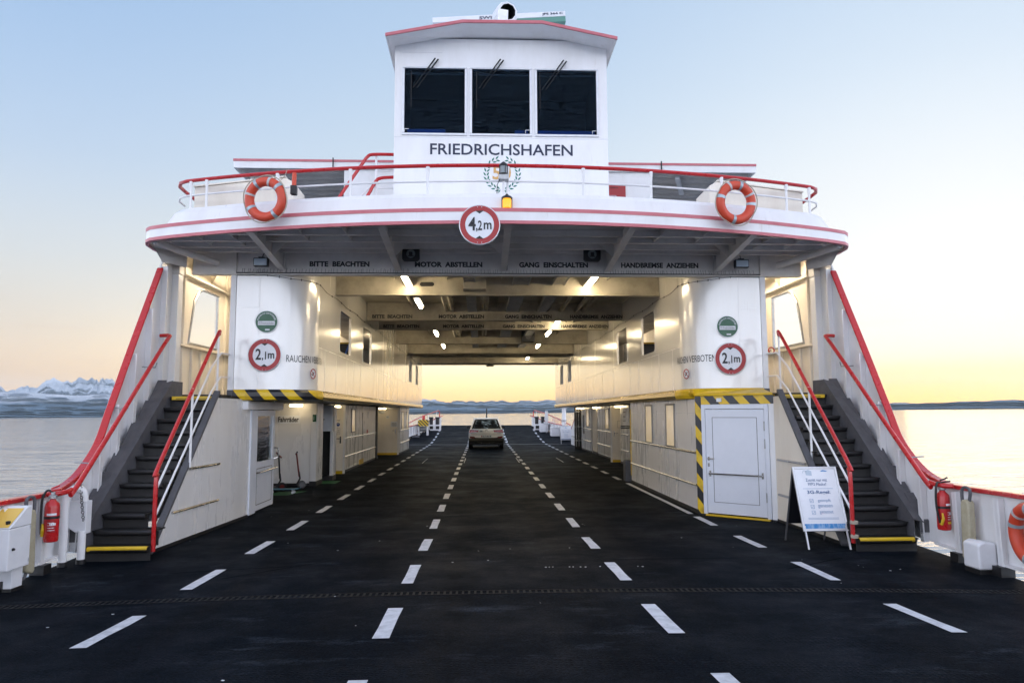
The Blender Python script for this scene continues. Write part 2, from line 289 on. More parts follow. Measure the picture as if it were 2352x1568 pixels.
# ------------------------------------------------------------------ mesh helper
class MB:
    def __init__(s): s.v = []; s.f = []; s.mi = []
    def add(s, vs, fs, mi=0):
        o = len(s.v); s.v += [tuple(map(float, p)) for p in vs]
        for f in fs: s.f.append([o + i for i in f]); s.mi.append(mi)
        return s
    def box(s, x0, x1, y0, y1, z0, z1, mi=0, M=None):
        vs = [Vector(p) for p in ((x0, y0, z0), (x1, y0, z0), (x1, y1, z0), (x0, y1, z0), (x0, y0, z1), (x1, y0, z1), (x1, y1, z1), (x0, y1, z1))]
        if M is not None: vs = [M @ p for p in vs]
        return s.add(vs, [(0, 3, 2, 1), (4, 5, 6, 7), (0, 1, 5, 4), (1, 2, 6, 5), (2, 3, 7, 6), (3, 0, 4, 7)], mi)
    def prism(s, poly, axis, a0, a1, mi=0):
        def P(u, w, a): return {'x': (a, u, w), 'y': (u, a, w), 'z': (u, w, a)}[axis]
        n = len(poly)
        vs = [P(u, w, a0) for u, w in poly] + [P(u, w, a1) for u, w in poly]
        fs = [tuple(range(n))[::-1], tuple(range(n, 2 * n))] + [(i, (i + 1) % n, n + (i + 1) % n, n + i) for i in range(n)]
        return s.add(vs, fs, mi)
    def plate(s, pts, th, mi=0):
        pts = [Vector(p) for p in pts]; th = Vector(th); n = len(pts)
        vs = pts + [p + th for p in pts]
        return s.add(vs, [tuple(range(n))[::-1], tuple(range(n, 2 * n))] + [(i, (i + 1) % n, n + (i + 1) % n, n + i) for i in range(n)], mi)
    def strip(s, A, B, mi=0):
        n = len(A)
        return s.add(list(A) + list(B), [(i, i + 1, n + i + 1, n + i) for i in range(n - 1)], mi)
    def solid(s, A, B, C, D, mi=0, cap=True):          # a swept quadrilateral: four parallel paths
        n = len(A); vs = list(A) + list(B) + list(C) + list(D); fs = []
        for k in range(4):
            a, b = k * n, ((k + 1) % 4) * n
            fs += [(a + i, a + i + 1, b + i + 1, b + i) for i in range(n - 1)]
        if cap: fs += [(0, n, 2 * n, 3 * n), (n - 1, 4 * n - 1, 3 * n - 1, 2 * n - 1)]
        return s.add(vs, fs, mi)
    def tube(s, pts, r, n=8, closed=False, mi=0, cap=True):
        pts = [Vector(p) for p in pts]; m = len(pts)
        rs = r if isinstance(r, (list, tuple)) else [r] * m
        T = []
        for i in range(m):
            a = pts[(i - 1) % m] if (closed or i > 0) else pts[i]
            b = pts[(i + 1) % m] if (closed or i < m - 1) else pts[i]
            T.append((b - a).normalized())
        u = T[0].orthogonal().normalized(); vs = []
        for i in range(m):
            u = (u - T[i] * u.dot(T[i])).normalized(); w = T[i].cross(u)
            for k in range(n):
                a = 2 * math.pi * k / n
                vs.append(pts[i] + (u * math.cos(a) + w * math.sin(a)) * rs[i])
        fs = []
        for i in range(m if closed else m - 1):
            j = (i + 1) % m
            fs += [(i * n + k, i * n + (k + 1) % n, j * n + (k + 1) % n, j * n + k) for k in range(n)]
        if cap and not closed: fs += [tuple(range(n))[::-1], tuple((m - 1) * n + k for k in range(n))]
        return s.add(vs, fs, mi)
    def cyl(s, p0, p1, r, n=16, r2=None, mi=0): return s.tube([p0, p1], [r, r if r2 is None else r2], n, mi=mi)
    def lathe(s, prof, o, axis='z', n=24, mi=0):        # prof: (radius, height) pairs
        o = Vector(o); vs = []; m = len(prof)
        for r, h in prof:
            for k in range(n):
                a = 2 * math.pi * k / n; c, d = r * math.cos(a), r * math.sin(a)
                vs.append(o + Vector({'z': (c, d, h), 'y': (c, h, d), 'x': (h, c, d)}[axis]))
        fs = [(i * n + k, i * n + (k + 1) % n, (i + 1) * n + (k + 1) % n, (i + 1) * n + k) for i in range(m - 1) for k in range(n)]
        fs += [tuple(range(n))[::-1], tuple((m - 1) * n + k for k in range(n))]
        return s.add(vs, fs, mi)
    def torus(s, c, R0, r, axis='y', n=40, k=14, a0=0, a1=2 * math.pi, mi=0):
        c = Vector(c); full = abs(a1 - a0 - 2 * math.pi) < 1e-6
        pts = []
        for i in range(n if full else n + 1):
            a = a0 + (a1 - a0) * i / n; p, q = R0 * math.cos(a), R0 * math.sin(a)
            pts.append(c + Vector({'y': (p, 0, q), 'z': (p, q, 0), 'x': (0, p, q)}[axis]))
        return s.tube(pts, r, k, closed=full, mi=mi)
    def build(s, name, mats, parent=None, smooth=False, bevel=0.0, bseg=2):
        me = bpy.data.meshes.new(name); me.from_pydata(s.v, [], s.f)
        for m in (mats if isinstance(mats, (list, tuple)) else [mats]): me.materials.append(m)
        me.polygons.foreach_set('material_index', s.mi)
        bm = bmesh.new(); bm.from_mesh(me)
        bmesh.ops.recalc_face_normals(bm, faces=bm.faces); bm.to_mesh(me); bm.free()
        if smooth:
            me.polygons.foreach_set('use_smooth', [True] * len(me.polygons)); me.set_sharp_from_angle(angle=R(38))
        o = bpy.data.objects.new(name, me); COL.objects.link(o)
        if bevel:
            b = o.modifiers.new('bevel', 'BEVEL'); b.width = bevel; b.segments = bseg; b.limit_method = 'ANGLE'; b.angle_limit = R(40)
        if parent is not None: hook(o, parent)
        return o
def world_loc(o): return Vector(o.location) if o.parent is None else Vector((0, 0, 0))   # parts keep world coordinates
def hook(o, parent):
    o.parent = parent; o.matrix_parent_inverse = Matrix.Translation(-world_loc(parent))
def tag(o, label, cat, group=None):
    o['label'] = label; o['category'] = cat
    if group: o['group'] = group
    return o
def thing(name, label, cat, loc=(0, 0, 0), group=None):
    o = bpy.data.objects.new(name, None); o.empty_display_size = 0.2; COL.objects.link(o); o.location = loc
    return tag(o, label, cat, group)
def struct(o, kind='structure'):
    o['kind'] = kind; return o
def dup(root, loc, rotz=0.0, label=None, group=None, rot=None):
    r = root.copy(); COL.objects.link(r); r.location = loc; r.rotation_euler = rot or (0, 0, rotz)
    if label: r['label'] = label
    if group: r['group'] = group
    for ch in list(root.children):
        c = ch.copy(); COL.objects.link(c); c.parent = r
        for g in list(ch.children):
            d = g.copy(); COL.objects.link(d); d.parent = c
    return r
def text(name, body, m, parent, o, u=(1, 0, 0), v=(0, 0, 1), width=None, height=0.1, bold=0.0, th=0.003, align='CENTER', fmap=None, spacing=1.0, shear=0):
    cu = bpy.data.curves.new(name, 'FONT'); cu.body = body; cu.align_x = align; cu.align_y = 'CENTER'; cu.size = 1.0; cu.offset = bold; cu.resolution_u = 3; cu.space_character = spacing; cu.shear = shear
    ob = bpy.data.objects.new(name, cu); COL.objects.link(ob)
    dg = bpy.context.evaluated_depsgraph_get(); dg.update()
    me = bpy.data.meshes.new_from_object(ob.evaluated_get(dg)); bpy.data.objects.remove(ob)
    me.name = name
    xs = [p.co.x for p in me.vertices]; ys = [p.co.y for p in me.vertices]
    w = max(xs) - min(xs); h = max(ys) - min(ys); cx = (max(xs) + min(xs)) / 2 if align == 'CENTER' else min(xs); cy = (max(ys) + min(ys)) / 2
    sy = height / h; sx = (width / w) if width else sy
    o = Vector(o); u = Vector(u).normalized(); v = Vector(v).normalized(); n = u.cross(v)
    for p in me.vertices:
        a, b = (p.co.x - cx) * sx, (p.co.y - cy) * sy
        p.co = fmap(a, b) if fmap else o + u * a + v * b + n * th
    me.materials.clear(); me.materials.append(m)
    t = bpy.data.objects.new(name, me); COL.objects.link(t)
    if parent is not None: hook(t, parent)
    return t
def catmull(pts, n=6):
    pts = [Vector(p) for p in pts]; out = []
    for i in range(len(pts) - 1):
        p0 = pts[max(i - 1, 0)]; p1 = pts[i]; p2 = pts[i + 1]; p3 = pts[min(i + 2, len(pts) - 1)]
        for k in range(n):
            t = k / n
            out.append(0.5 * ((2 * p1) + (p2 - p0) * t + (2 * p0 - 5 * p1 + 4 * p2 - p3) * t * t + (3 * p1 - p0 - 3 * p2 + p3) * t ** 3))
    out.append(pts[-1]); return out
def wallx(mb, x0, x1, y0, y1, z0, z1, holes=(), mi=0):
    """wall in a plane X=const with rectangular openings (y0,y1,z0,z1)"""
    ys = sorted({y0, y1, *[h[0] for h in holes], *[h[1] for h in holes]}); zs = sorted({z0, z1, *[h[2] for h in holes], *[h[3] for h in holes]})
    inh = lambda a, b: any(h[0] <= a <= h[1] and h[2] <= b <= h[3] for h in holes)
    def cell(i, j): return 0 <= i < len(ys) - 1 and 0 <= j < len(zs) - 1 and not inh((ys[i] + ys[i + 1]) / 2, (zs[j] + zs[j + 1]) / 2)
    for i in range(len(ys) - 1):
        for j in range(len(zs) - 1):
            if not cell(i, j): continue
            a, b, c, d = ys[i], ys[i + 1], zs[j], zs[j + 1]
            for x in (x0, x1): mb.add([(x, a, c), (x, b, c), (x, b, d), (x, a, d)], [(0, 1, 2, 3)], mi)
            if not cell(i - 1, j): mb.add([(x0, a, c), (x1, a, c), (x1, a, d), (x0, a, d)], [(0, 1, 2, 3)], mi)
            if not cell(i + 1, j): mb.add([(x0, b, c), (x1, b, c), (x1, b, d), (x0, b, d)], [(0, 1, 2, 3)], mi)
            if not cell(i, j - 1): mb.add([(x0, a, c), (x1, a, c), (x1, b, c), (x0, b, c)], [(0, 1, 2, 3)], mi)
            if not cell(i, j + 1): mb.add([(x0, a, d), (x1, a, d), (x1, b, d), (x0, b, d)], [(0, 1, 2, 3)], mi)
    return mb
SIDE = {-1: 'left', 1: 'right'}

# ------------------------------------------------------------------ ferry plan
FOLD0, FOLD1, MIDY = 7.2, 42.2, 24.7
def deck_z(y, x=99.0):
    """height of the car deck: it rises towards both bows and is crowned across its width near the camera"""
    if y < FOLD0:
        d = FOLD0 - y; z = 0.02 * d + 0.0075 * d * d if d < 3 else 0.1275 + 0.065 * (d - 3)
    elif y > FOLD1: z = 0.030 * (y - FOLD1) + 0.0033 * (y - FOLD1) ** 2
    else: z = 0.0
    k = min(1.0, max(0.0, (11.5 - y) / 4.3)); k = k * k * (3 - 2 * k)
    return z + 0.075 * k * max(0.0, 1 - (x / 4.9) ** 2)
HULL = [(-5.4, 3.35), (-2, 4.25), (2, 4.95), (5, 5.28), (8, 5.47), (9.3, 5.55), (11, 5.68), (12.7, 5.75), (14.4, 5.75), (16.1, 5.75), (20, 5.75), (MIDY, 5.75)]
_hy = np.array([p[0] for p in HULL]); _hx = np.array([p[1] for p in HULL])
_cy = np.array([p.x for p in catmull([(a, b, 0) for a, b in HULL], 8)]); _cx = np.array([p.y for p in catmull([(a, b, 0) for a, b in HULL], 8)])
def hull_x(y):
    if y > MIDY: y = 2 * MIDY - y
    return float(np.interp(y, _cy, _cx))

# --- deck sheet
mb = MB(); ys = list(np.arange(-5.4, 7.2, 0.35)) + [7.2] + list(np.arange(7.5, 12, .4)) + list(np.arange(12, 42, 1.0)) + [42.2] + list(np.arange(42.6, 54.8, 0.4)) + [54.8]
rows = []
for y in ys:
    rows.append([(hull_x(y) * t, y, deck_z(y, hull_x(y) * t)) for t in np.linspace(-1, 1, 33)])
for a, b in zip(rows[:-1], rows[1:]): mb.strip(a, b)
# rim and hull skin below the deck so the sheet has body
for s in (0, -1):
    mb.strip([r[s] for r in rows], [(r[s][0], r[s][1], -2.6) for r in rows])
for r in (rows[0], rows[-1]): mb.strip(r, [(p[0], p[1], -2.6) for p in r])
deck = struct(mb.build('deck', deckm, smooth=True))

# --- painted lines
mb = MB()
def dash(x0, x1, ya, yb, e=0.004):
    n = 4; yy = np.linspace(ya, yb, n)
    j = lambda: random.uniform(-0.006, 0.006)
    mb.strip([(x0 + j(), y, deck_z(y, x0) + e) for y in yy], [(x1 + j(), y, deck_z(y, x1) + e) for y in yy])
for X in (-3.385, -1.14, 1.14, 3.385):
    k = -3
    while True:
        a = 7.64 + 1.982 * k; b = a + 0.985; k += 1
        if b > 52.5: break
        if X > 3 and 12.3 < a < 18.8: continue
        dash(X - 0.062, X + 0.062, a, b)
dash(3.345, 3.445, 12.95, 18.6)
for X, a, b in ((-1.02, 26.6, 29.4), (1.02, 26.6, 29.4), (-2.55, 26.6, 29.2), (2.65, 26.6, 29.2), (-1.2, 44.0, 47), (1.2, 44.0, 47)):
    dash(X - 0.014, X + 0.014, a, b)
lines = struct(mb.build('lane_markings', paint_line))
hook(lines, deck)
mb = MB()
mb.add([(-5.3, 16.5, .004), (-4.72, 16.5, .004), (-4.5, 17.35, .004), (-5.1, 17.2, .004)], [(0, 1, 2, 3)])
mb.add([(-4.75, 19.1, .004), (-4.2, 19.1, .004), (-4.2, 19.9, .004), (-4.75, 19.9, .004)], [(0, 1, 2, 3)])
hook(struct(mb.build('floor_paint', greenp)), deck)
# --- drain gratings across both folds
for fy in (FOLD0, FOLD1):
    mb = MB(); w = hull_x(fy) - 0.06; e = 0.006
    X_ = np.linspace(-w, w, 61)
    for a in (-.07, .055): mb.solid(*[[(x, fy + a + dy, deck_z(fy, x) + dz_) for x in X_] for dy, dz_ in ((0, -.004), (0, e), (.015, e), (.015, -.004))])
    x = -w
    while x < w - 0.03:
        zz = deck_z(fy, x) - .003
        mb.plate([(x, fy - 0.055, zz), (x + 0.022, fy - 0.055, zz), (x + 0.022, fy + 0.055, zz), (x, fy + 0.055, zz)], (0, 0, 0.008)); x += 0.06
    g = mb.build('drain_grating', galv if fy > 20 else gratem); hook(struct(g), deck)
# thin weld seams and patches on the coating
mb = MB()
for (x0, y0, x1, y1) in ((-3.9, 8.5, -2.6, 8.7), (-3.2, 8.1, -2.2, 9.0), (3.1, 8.2, 4.1, 8.9), (3.9, 9.2, 4.9, 9.5), (1.2, 8.8, 3.0, 8.9)):
    d = Vector((x1 - x0, y1 - y0, 0)); p = Vector((-d.y, d.x, 0)).normalized() * 0.008
    pts = [Vector((x0, y0, 0)) + d * t for t in np.linspace(0, 1, 5)]
    for q in pts: q.z = deck_z(q.y, q.x) + 0.003
    mb.strip([q + p for q in pts], [q - p for q in pts])
hook(struct(mb.build('deck_seam', seamm)), deck)
# scraps of litter and paint spots lying on the coating
mb = MB()
for i in range(46):
    x, y = random.uniform(-4.6, 4.6), random.uniform(2.2, 14); r = random.uniform(0.004, 0.014)
    mb.add([(x + r * math.cos(a) * random.uniform(.6, 1.6), y + r * math.sin(a) * random.uniform(.5, 1.5), deck_z(y, x) + 0.006) for a in np.linspace(0, 5.2, 6)], [(0, 1, 2, 3, 4, 5)])
for k in range(26):
    if k % 5 == 3 or random.random() < .3: continue
    x = 0.35 + k * 0.045 + random.uniform(-.01, .01); y = 8.36 + random.uniform(-.012, .012)
    zz = deck_z(y, x); mb.box(x, x + random.uniform(.008, .028), y, y + .009, zz + .002, zz + .006)
hook(struct(mb.build('paint_specks', signw)), deck)

# ------------------------------------------------------------------ hull sides
TOPZ = [(-5.4, 1.62), (-3, 1.32), (0, 1.08), (4, 0.96), (7, 0.91), (8.6, 0.885), (9.0, 0.90), (9.44, 1.01), (9.82, 1.22), (10.1, 1.46), (10.33, 1.8), (10.58, 2.16), (11.03, 2.83), (11.54, 3.58), (11.97, 4.23), (12.22, 4.62)]
_t = catmull([(a, b, 0) for a, b in TOPZ], 6); _ty = np.array([p.x for p in _t]); _tz = np.array([p.y for p in _t])
def top_z(y):
    if y > MIDY: y = 2 * MIDY - y
    return float(np.interp(y, _ty, _tz))
def mirror_y(y): return 2 * MIDY - y
for s in (-1, 1):
    side = SIDE[s]
    for end in (0, 1):
        fy = (lambda y: y) if end == 0 else mirror_y
        lab = ('white bulwark wing on the %s sweeping up to the bridge deck with red cap rail' % side) if end == 0 else ('low white bulwark of the far bow on the %s beyond the white car' % side)
        b = thing('bulwark', lab, 'bulwark', (s * 5.5, fy(9.5), 0), 'bulwarks of the ferry')
        yy = [y for y in _ty if -5.4 <= y <= 12.22] + [12.7]
        zt = [top_z(y) if y < 12.3 else 4.66 for y in yy]
        zb = [deck_z(y) + 0.11 for y in yy]
        mbp = MB()
        A = [(s * hull_x(y), fy(y), z) for y, z in zip(yy, zb)]; B = [(s * hull_x(y), fy(y), z) for y, z in zip(yy, zt)]
        C = [(s * (hull_x(y) + 0.03), fy(y), z) for y, z in zip(yy, zt)]; Dd = [(s * (hull_x(y) + 0.03), fy(y), z) for y, z in zip(yy, zb)]
        mbp.solid(A, B, C, Dd); mbp.build('plate', white, b)
        cap = [(s * (hull_x(y) + 0.0), fy(y), top_z(y) + 0.01) for y in _ty if y <= 12.02]
        w = 0.055
        mbc = MB(); mbc.solid([(x - s * w, y, z - .035) for x, y, z in cap], [(x - s * w, y, z + .02) for x, y, z in cap], [(x + s * w, y, z + .02) for x, y, z in cap], [(x + s * w, y, z - .035) for x, y, z in cap])
        mbc.build('cap_rail', red, b, smooth=True, bevel=0.012)
        # frames welded inside the plate, each standing on the deck
        y = -4.6
        while y < 12.5:
            zt_ = (top_z(y) if y < 12.2 else 4.66) - 0.05; x = hull_x(y); z0 = deck_z(y)
            m = MB(); dep = 0.10 if y < 9 else 0.11
            m.plate([(s * (x - 0.002), fy(y), z0 + 0.10), (s * (x - dep * .8), fy(y), z0 + 0.10), (s * (x - dep), fy(y), zt_), (s * (x - 0.002), fy(y), zt_)], (0, 0.012, 0))
            m.plate([(s * (x - dep * .8), fy(y) - 0.035, z0 + 0.10), (s * (x - dep * .8), fy(y) + 0.047, z0 + 0.10), (s * (x - dep), fy(y) + 0.047, zt_), (s * (x - dep), fy(y) - 0.035, zt_)], (s * 0.012, 0, 0))
            m.build('frame', white, b)
            if y < 9.2:
                MB().box(s * (x - 0.14), s * (x + 0.02), fy(y) - 0.07, fy(y) + 0.08, z0 - 0.01, z0 + 0.108).build('foot', black, b)
            y += 0.78 if y < 8.8 else 0.52
        MB().solid(*[[(s * (hull_x(y) - dx), fy(y), deck_z(y) + dz) for y in np.linspace(-5, 9.2, 40)] for dx, dz in ((0.002, .11), (.07, .11), (.07, .135), (.002, .135))]).build('lower_flange', white, b)
    # side shell amidships with the two landing windows
    t = thing('side_shell', 'cream inner side shell beside the %s landing with a round cornered window' % side, 'hull side', (s * 5.75, 14, 0), 'side shells of the ferry')
    m = MB(); holes = [(13.22, 14.62, 3.12, 4.20), (mirror_y(14.62), mirror_y(13.22), 3.12, 4.20), (20.5, 22.5, 3.1, 4.1), (26.5, 28.5, 3.1, 4.1)]
    wallx(m, s * 5.74, s * 5.78, 12.7, mirror_y(12.7), 0.0, 4.80, holes); m.build('shell_plate', cream, t)
    fr = MB(); y0, y1, z0, z1 = holes[0]
    loop = [(s * 5.735, y0, z0), (s * 5.735, y1, z0), (s * 5.735, y1, z1), (s * 5.735, y0 + .62, z1), (s * 5.735, y0 + .40, z1 - .07), (s * 5.735, y0 + .22, z1 - .28)]
    fr.tube(loop, 0.028, 6, closed=True)
    w_ = fr.build('window', galv, t)
    MB().plate([(s * 5.742, y0 - .01, z0), (s * 5.742, y0 + .22, z1 - .28), (s * 5.742, y0 + .40, z1 - .07), (s * 5.742, y0 + .62, z1 + .01), (s * 5.742, y0 - .01, z1 + .01)], (s * .03, 0, 0)).build('corner_plate', cream, w_)
    for k, y in enumerate(np.arange(12.95, 16.0, 0.42)):
        zr = (2.15, 3.05) if y0 - .1 < y < y1 + .1 else (2.15, 4.7)
        MB().box(s * 5.70, s * 5.739, y - .02, y + .02, *zr).build('stiffener', cream, t)
    MB().box(s * 5.62, s * 5.73, 12.75, 16.2, 4.30, 4.33).build('ledge', cream, t)
    MB().box(s * 5.66, s * 5.73, 12.75, 16.2, 3.03, 3.06).build('ledge', cream, t)
    for y in (13.3, 14.2, 15.1, 16.0):
        MB().plate([(s * 5.735, y, 4.33), (s * 5.5, y, 4.78), (s * 5.735, y, 4.78)], (0, .015, 0)).build('knee_bracket', cream, t)
    # white column with the grey painted head, at the foot of the bridge wing
    t = thing('wing_column', 'white steel column under the %s tip of the bridge deck with grey painted head' % side, 'column', (s * 5.6, 12.6, 0), 'columns under the bridge wings')
    MB().box(s * 5.635, s * 5.79, 12.48, 12.68, 2.1, 4.25).build('shaft', white, t, bevel=0.01)
    MB().box(s * 5.625, s * 5.80, 12.47, 12.69, 4.253, 4.70).build('head', greyp, t, bevel=0.01)
    MB().plate([(s * 5.84, 11.95, 4.6), (s * 5.72, 12.0, 4.36), (s * 5.5, 12.46, 4.36), (s * 5.5, 12.46, 4.6)], (0, 0.02, 0)).build('gusset', greyp, t)

# ------------------------------------------------------------------ upper passenger deckhouses ("boxes") either side of the car lanes
XW, YF, YB = 3.42, 12.7, 36.7
ZB, ZC = 2.25, 4.75
def plan(s, off=0.0, n=12):
    """plan of the box wall from its outer front edge round the corner to the far end, offset towards the lanes"""
    r = 0.75; pts = [(4.708, YF - off)]
    cx, cy = XW + r, YF + r
    for k in range(n + 1):
        a = -math.pi / 2 - (math.pi / 2) * k / n
        pts.append((cx + (r + off) * math.cos(a), cy + (r + off) * math.sin(a)))
    pts.append((XW - off, YB)); return [(s * x, y) for x, y in pts]
HOLES = [(15.4, 16.75, 3.12, 4.07), (18.4, 19.85, 3.12, 4.07), (30.1, 31.4, 3.12, 4.07), (33.1, 34.4, 3.12, 4.07)]
for s in (-1, 1):
    side = SIDE[s]
    t = thing('passenger_deckhouse', ('glossy white upper deckhouse on the left above a hazard striped bumper' if s < 0 else 'glossy white upper deckhouse on the right above a plain yellow bumper'), 'deckhouse', (s * 4.5, YF, ZB), 'upper deckhouses along the car lanes')
    P = plan(s)[:-1]; m = MB()
    Pi = [(x, y) for x, y in plan(s, -0.03)[:-1]]
    m.solid([(x, y, ZB) for x, y in P], [(x, y, ZC) for x, y in P], [(x, y, ZC) for x, y in Pi], [(x, y, ZB) for x, y in Pi], cap=True)
    wl = m.build('wall', wallp, t, smooth=True)
    m = MB(); m.box(s * 4.30, s * 4.308, YF - .003, YF + .01, 2.26, 4.27); m.box(s * 4.18, s * 4.69, YF - .003, YF + .01, 3.70, 3.705); m.build('front_seam', housep, t)
    m = MB(); wallx(m, s * XW, s * (XW + 0.03), YF + 0.75, YB, ZB, ZC, HOLES); m.build('side_wall', wallp, t)
    # weld seams on the side wall
    m = MB()
    for y in (14.0, 15.1, 17.1, 18.1, 20.4, 22.3, 24.2, 26.1, 28.0, 29.8, 31.9, 35.0):
        m.box(s * (XW - 0.0022), s * (XW + .001), y - .006, y + .006, ZB, 3.05)
    m.box(s * (XW - 0.0025), s * (XW + .001), YF + .8, YB, 3.05, 3.058); m.build('weld_seam', housep, t)
    # corner post at the outer front edge
    m = MB(); m.box(s * 4.712, s * 4.81, YF - 0.02, YF + 0.13, 2.12, 4.28); m.build('corner_post', white, t, bevel=0.006)
    MB().box(s * 4.709, s * 4.813, YF - 0.024, YF + 0.133, 2.05, 2.24).build('post_foot', mgrey, t)
    # back wall, floor, inside panelling
    m = MB(); m.box(s * (XW + .03), s * 5.74, YB - .03, YB, ZB, ZC); m.build('end_wall', wallp, t)
    m = MB(); m.box(s * (XW + .03), s * 5.735, 13.45, YB - .04, 2.11, 2.15)
    m.prism([(s * 4.74, YF + .02), (s * 4.3, YF + .05), (s * 3.85, YF + .25), (s * 3.6, YF + .5), (s * 3.46, 13.45), (s * 5.735, 13.45), (s * 5.735, 12.2), (s * 5.4, 12.2), (s * 4.74, 12.2)], 'z', 2.11, 2.149)
    m.build('floor', dgrey, t)
    for y in (16.3,):                       # bulkhead behind the landing, with the way through beside the lanes
        m = MB(); m.box(s * 4.80, s * 5.735, y, y + .04, 2.15, ZC); m.build('bulkhead', cream, t)
    # bumper strip: rounded half pipe below the wall
    for a, b, mm in (((0, -1, haz_left if s < 0 else yellow),) if False else ((0, None, None),)): pass
    prof = [(-.02, 2.25), (.03, 2.24), (.055, 2.20), (.06, 2.13), (.035, 2.07), (-.03, 2.06)]
    def bump(Pf, name, mm):
        m = MB(); rings = []
        for off, z in prof: rings.append([(x, y, z) for x, y in Pf(off)])
        for A, B in zip(rings[:-1], rings[1:]): m.strip(A, B)
        m.build(name, mm, t, smooth=True)
    if s < 0: bump(lambda o: plan(s, o)[:-1] + [(s * (XW - o), 13.7)], 'hazard_bumper', haz_left)
    else: bump(lambda o: plan(s, o)[:-1] + [(s * (XW - o), 13.7)], 'yellow_bumper', yellow)
    bump(lambda o: [(s * (XW - o), 13.7), (s * (XW - o), YB + .04)], 'side_bumper', mat('brass_bumper_' + side, (0.50, 0.36, 0.12), 0.22, metal=0.6))
    m = MB(); m.prism([(s * 3.45, 13.4), (s * 3.45, YB), (s * 5.73, YB), (s * 5.73, 12.75), (s * 4.2, 12.75)], 'z', 2.085, 2.105); m.build('soffit', dgrey, t)
    # inside passage: a dark inner stair seen through the openings
    st = thing('inner_staircase', 'dark inner staircase with yellow top edge seen through the %s deckhouse windows' % side, 'staircase', (s * 5.2, 20, 2.15), 'inner staircases')
    m = MB(); y2 = MB()
    for k in range(11):
        m.box(s * 4.5, s * 5.65, 21.0 + .25 * k, 24.2, 2.15 + .18 * k, 2.15 + .18 * (k + 1))
    m.build('steps', black, st); y2.box(s * 4.5, s * 5.65, 23.47, 23.53, 4.09, 4.14); y2.build('nosing', yellow, st)
    MB().tube([(s * 4.5, 20.9, 3.1), (s * 4.5, 23.6, 5.0 - .3)], .025).build('rail', red if s > 0 else blue, st)
    # window frames of the openings
    for y0, y1, z0, z1 in HOLES:
        fr = MB(); x = s * (XW + .015)
        for a in ((y0, y0 + .03, z0, z1), (y1 - .03, y1, z0, z1), (y0 + .03, y1 - .03, z0, z0 + .03), (y0 + .03, y1 - .03, z1 - .03, z1)):
            fr.box(s * (XW - .004), s * (XW + .05), *a)
        c = .12
        for yy, zz, sy, sz in ((y0 + .03, z0 + .03, 1, 1), (y1 - .03, z0 + .03, -1, 1), (y0 + .03, z1 - .03, 1, -1), (y1 - .03, z1 - .03, -1, -1)):
            fr.plate([(s * (XW + .0), yy, zz), (s * XW, yy + sy * c, zz), (s * XW, yy + sy * c * .3, zz + sz * c * .3), (s * XW, yy, zz + sz * c)], (s * .03, 0, 0))
        fr.build('window_frame', wallp, t)
    # dirt rope of the bird net along the top edge
    rp = []; y = 12.68
    path = plan(s, 0.012)
    pts3 = [(path[0][0], path[0][1], 4.27)] + [(x, y, 4.27 - .04 * min(1, i / 4)) for i, (x, y) in enumerate(path[1:-1])]
    pts3 += [(s * (XW - .012), y, 4.20 + .02 * math.sin(y * 3)) for y in np.arange(14, 36.5, .5)]
    m = MB(); m.tube(pts3, .0045, 5)
    for i in range(1, len(pts3), 2): m.torus(pts3[i], .018, .004, 'x', 8, 5)
    tag(m.build('net_rope', black), 'dark net rope with rings along the top of the %s deckhouse wall' % side, 'rope', 'net ropes')

for s in (-1, 1):  # unseen strip lamps, added to brighten the landings and passages
    for k, (x, y, w) in enumerate(((4.95, 14.1, 'landing'), (4.35, 18.3, 'passage near the landing'), (4.35, 27.0, 'passage at mid length'))):
        t = thing('added_passage_lamp', 'unseen strip lamp added under the ceiling of the %s %s' % (SIDE[s], w), 'lamp', (s * x, y, 4.7), 'unseen strip lamps added inside the upper deckhouses')
        MB().box(s * x - .06, s * x + .06, y - .6, y + .6, 4.70, 4.753).build('housing', plastic, t); MB().box(s * x - .05, s * x + .05, y - .58, y + .58, 4.65, 4.699).build('diffuser', tube_in, t, bevel=.012)

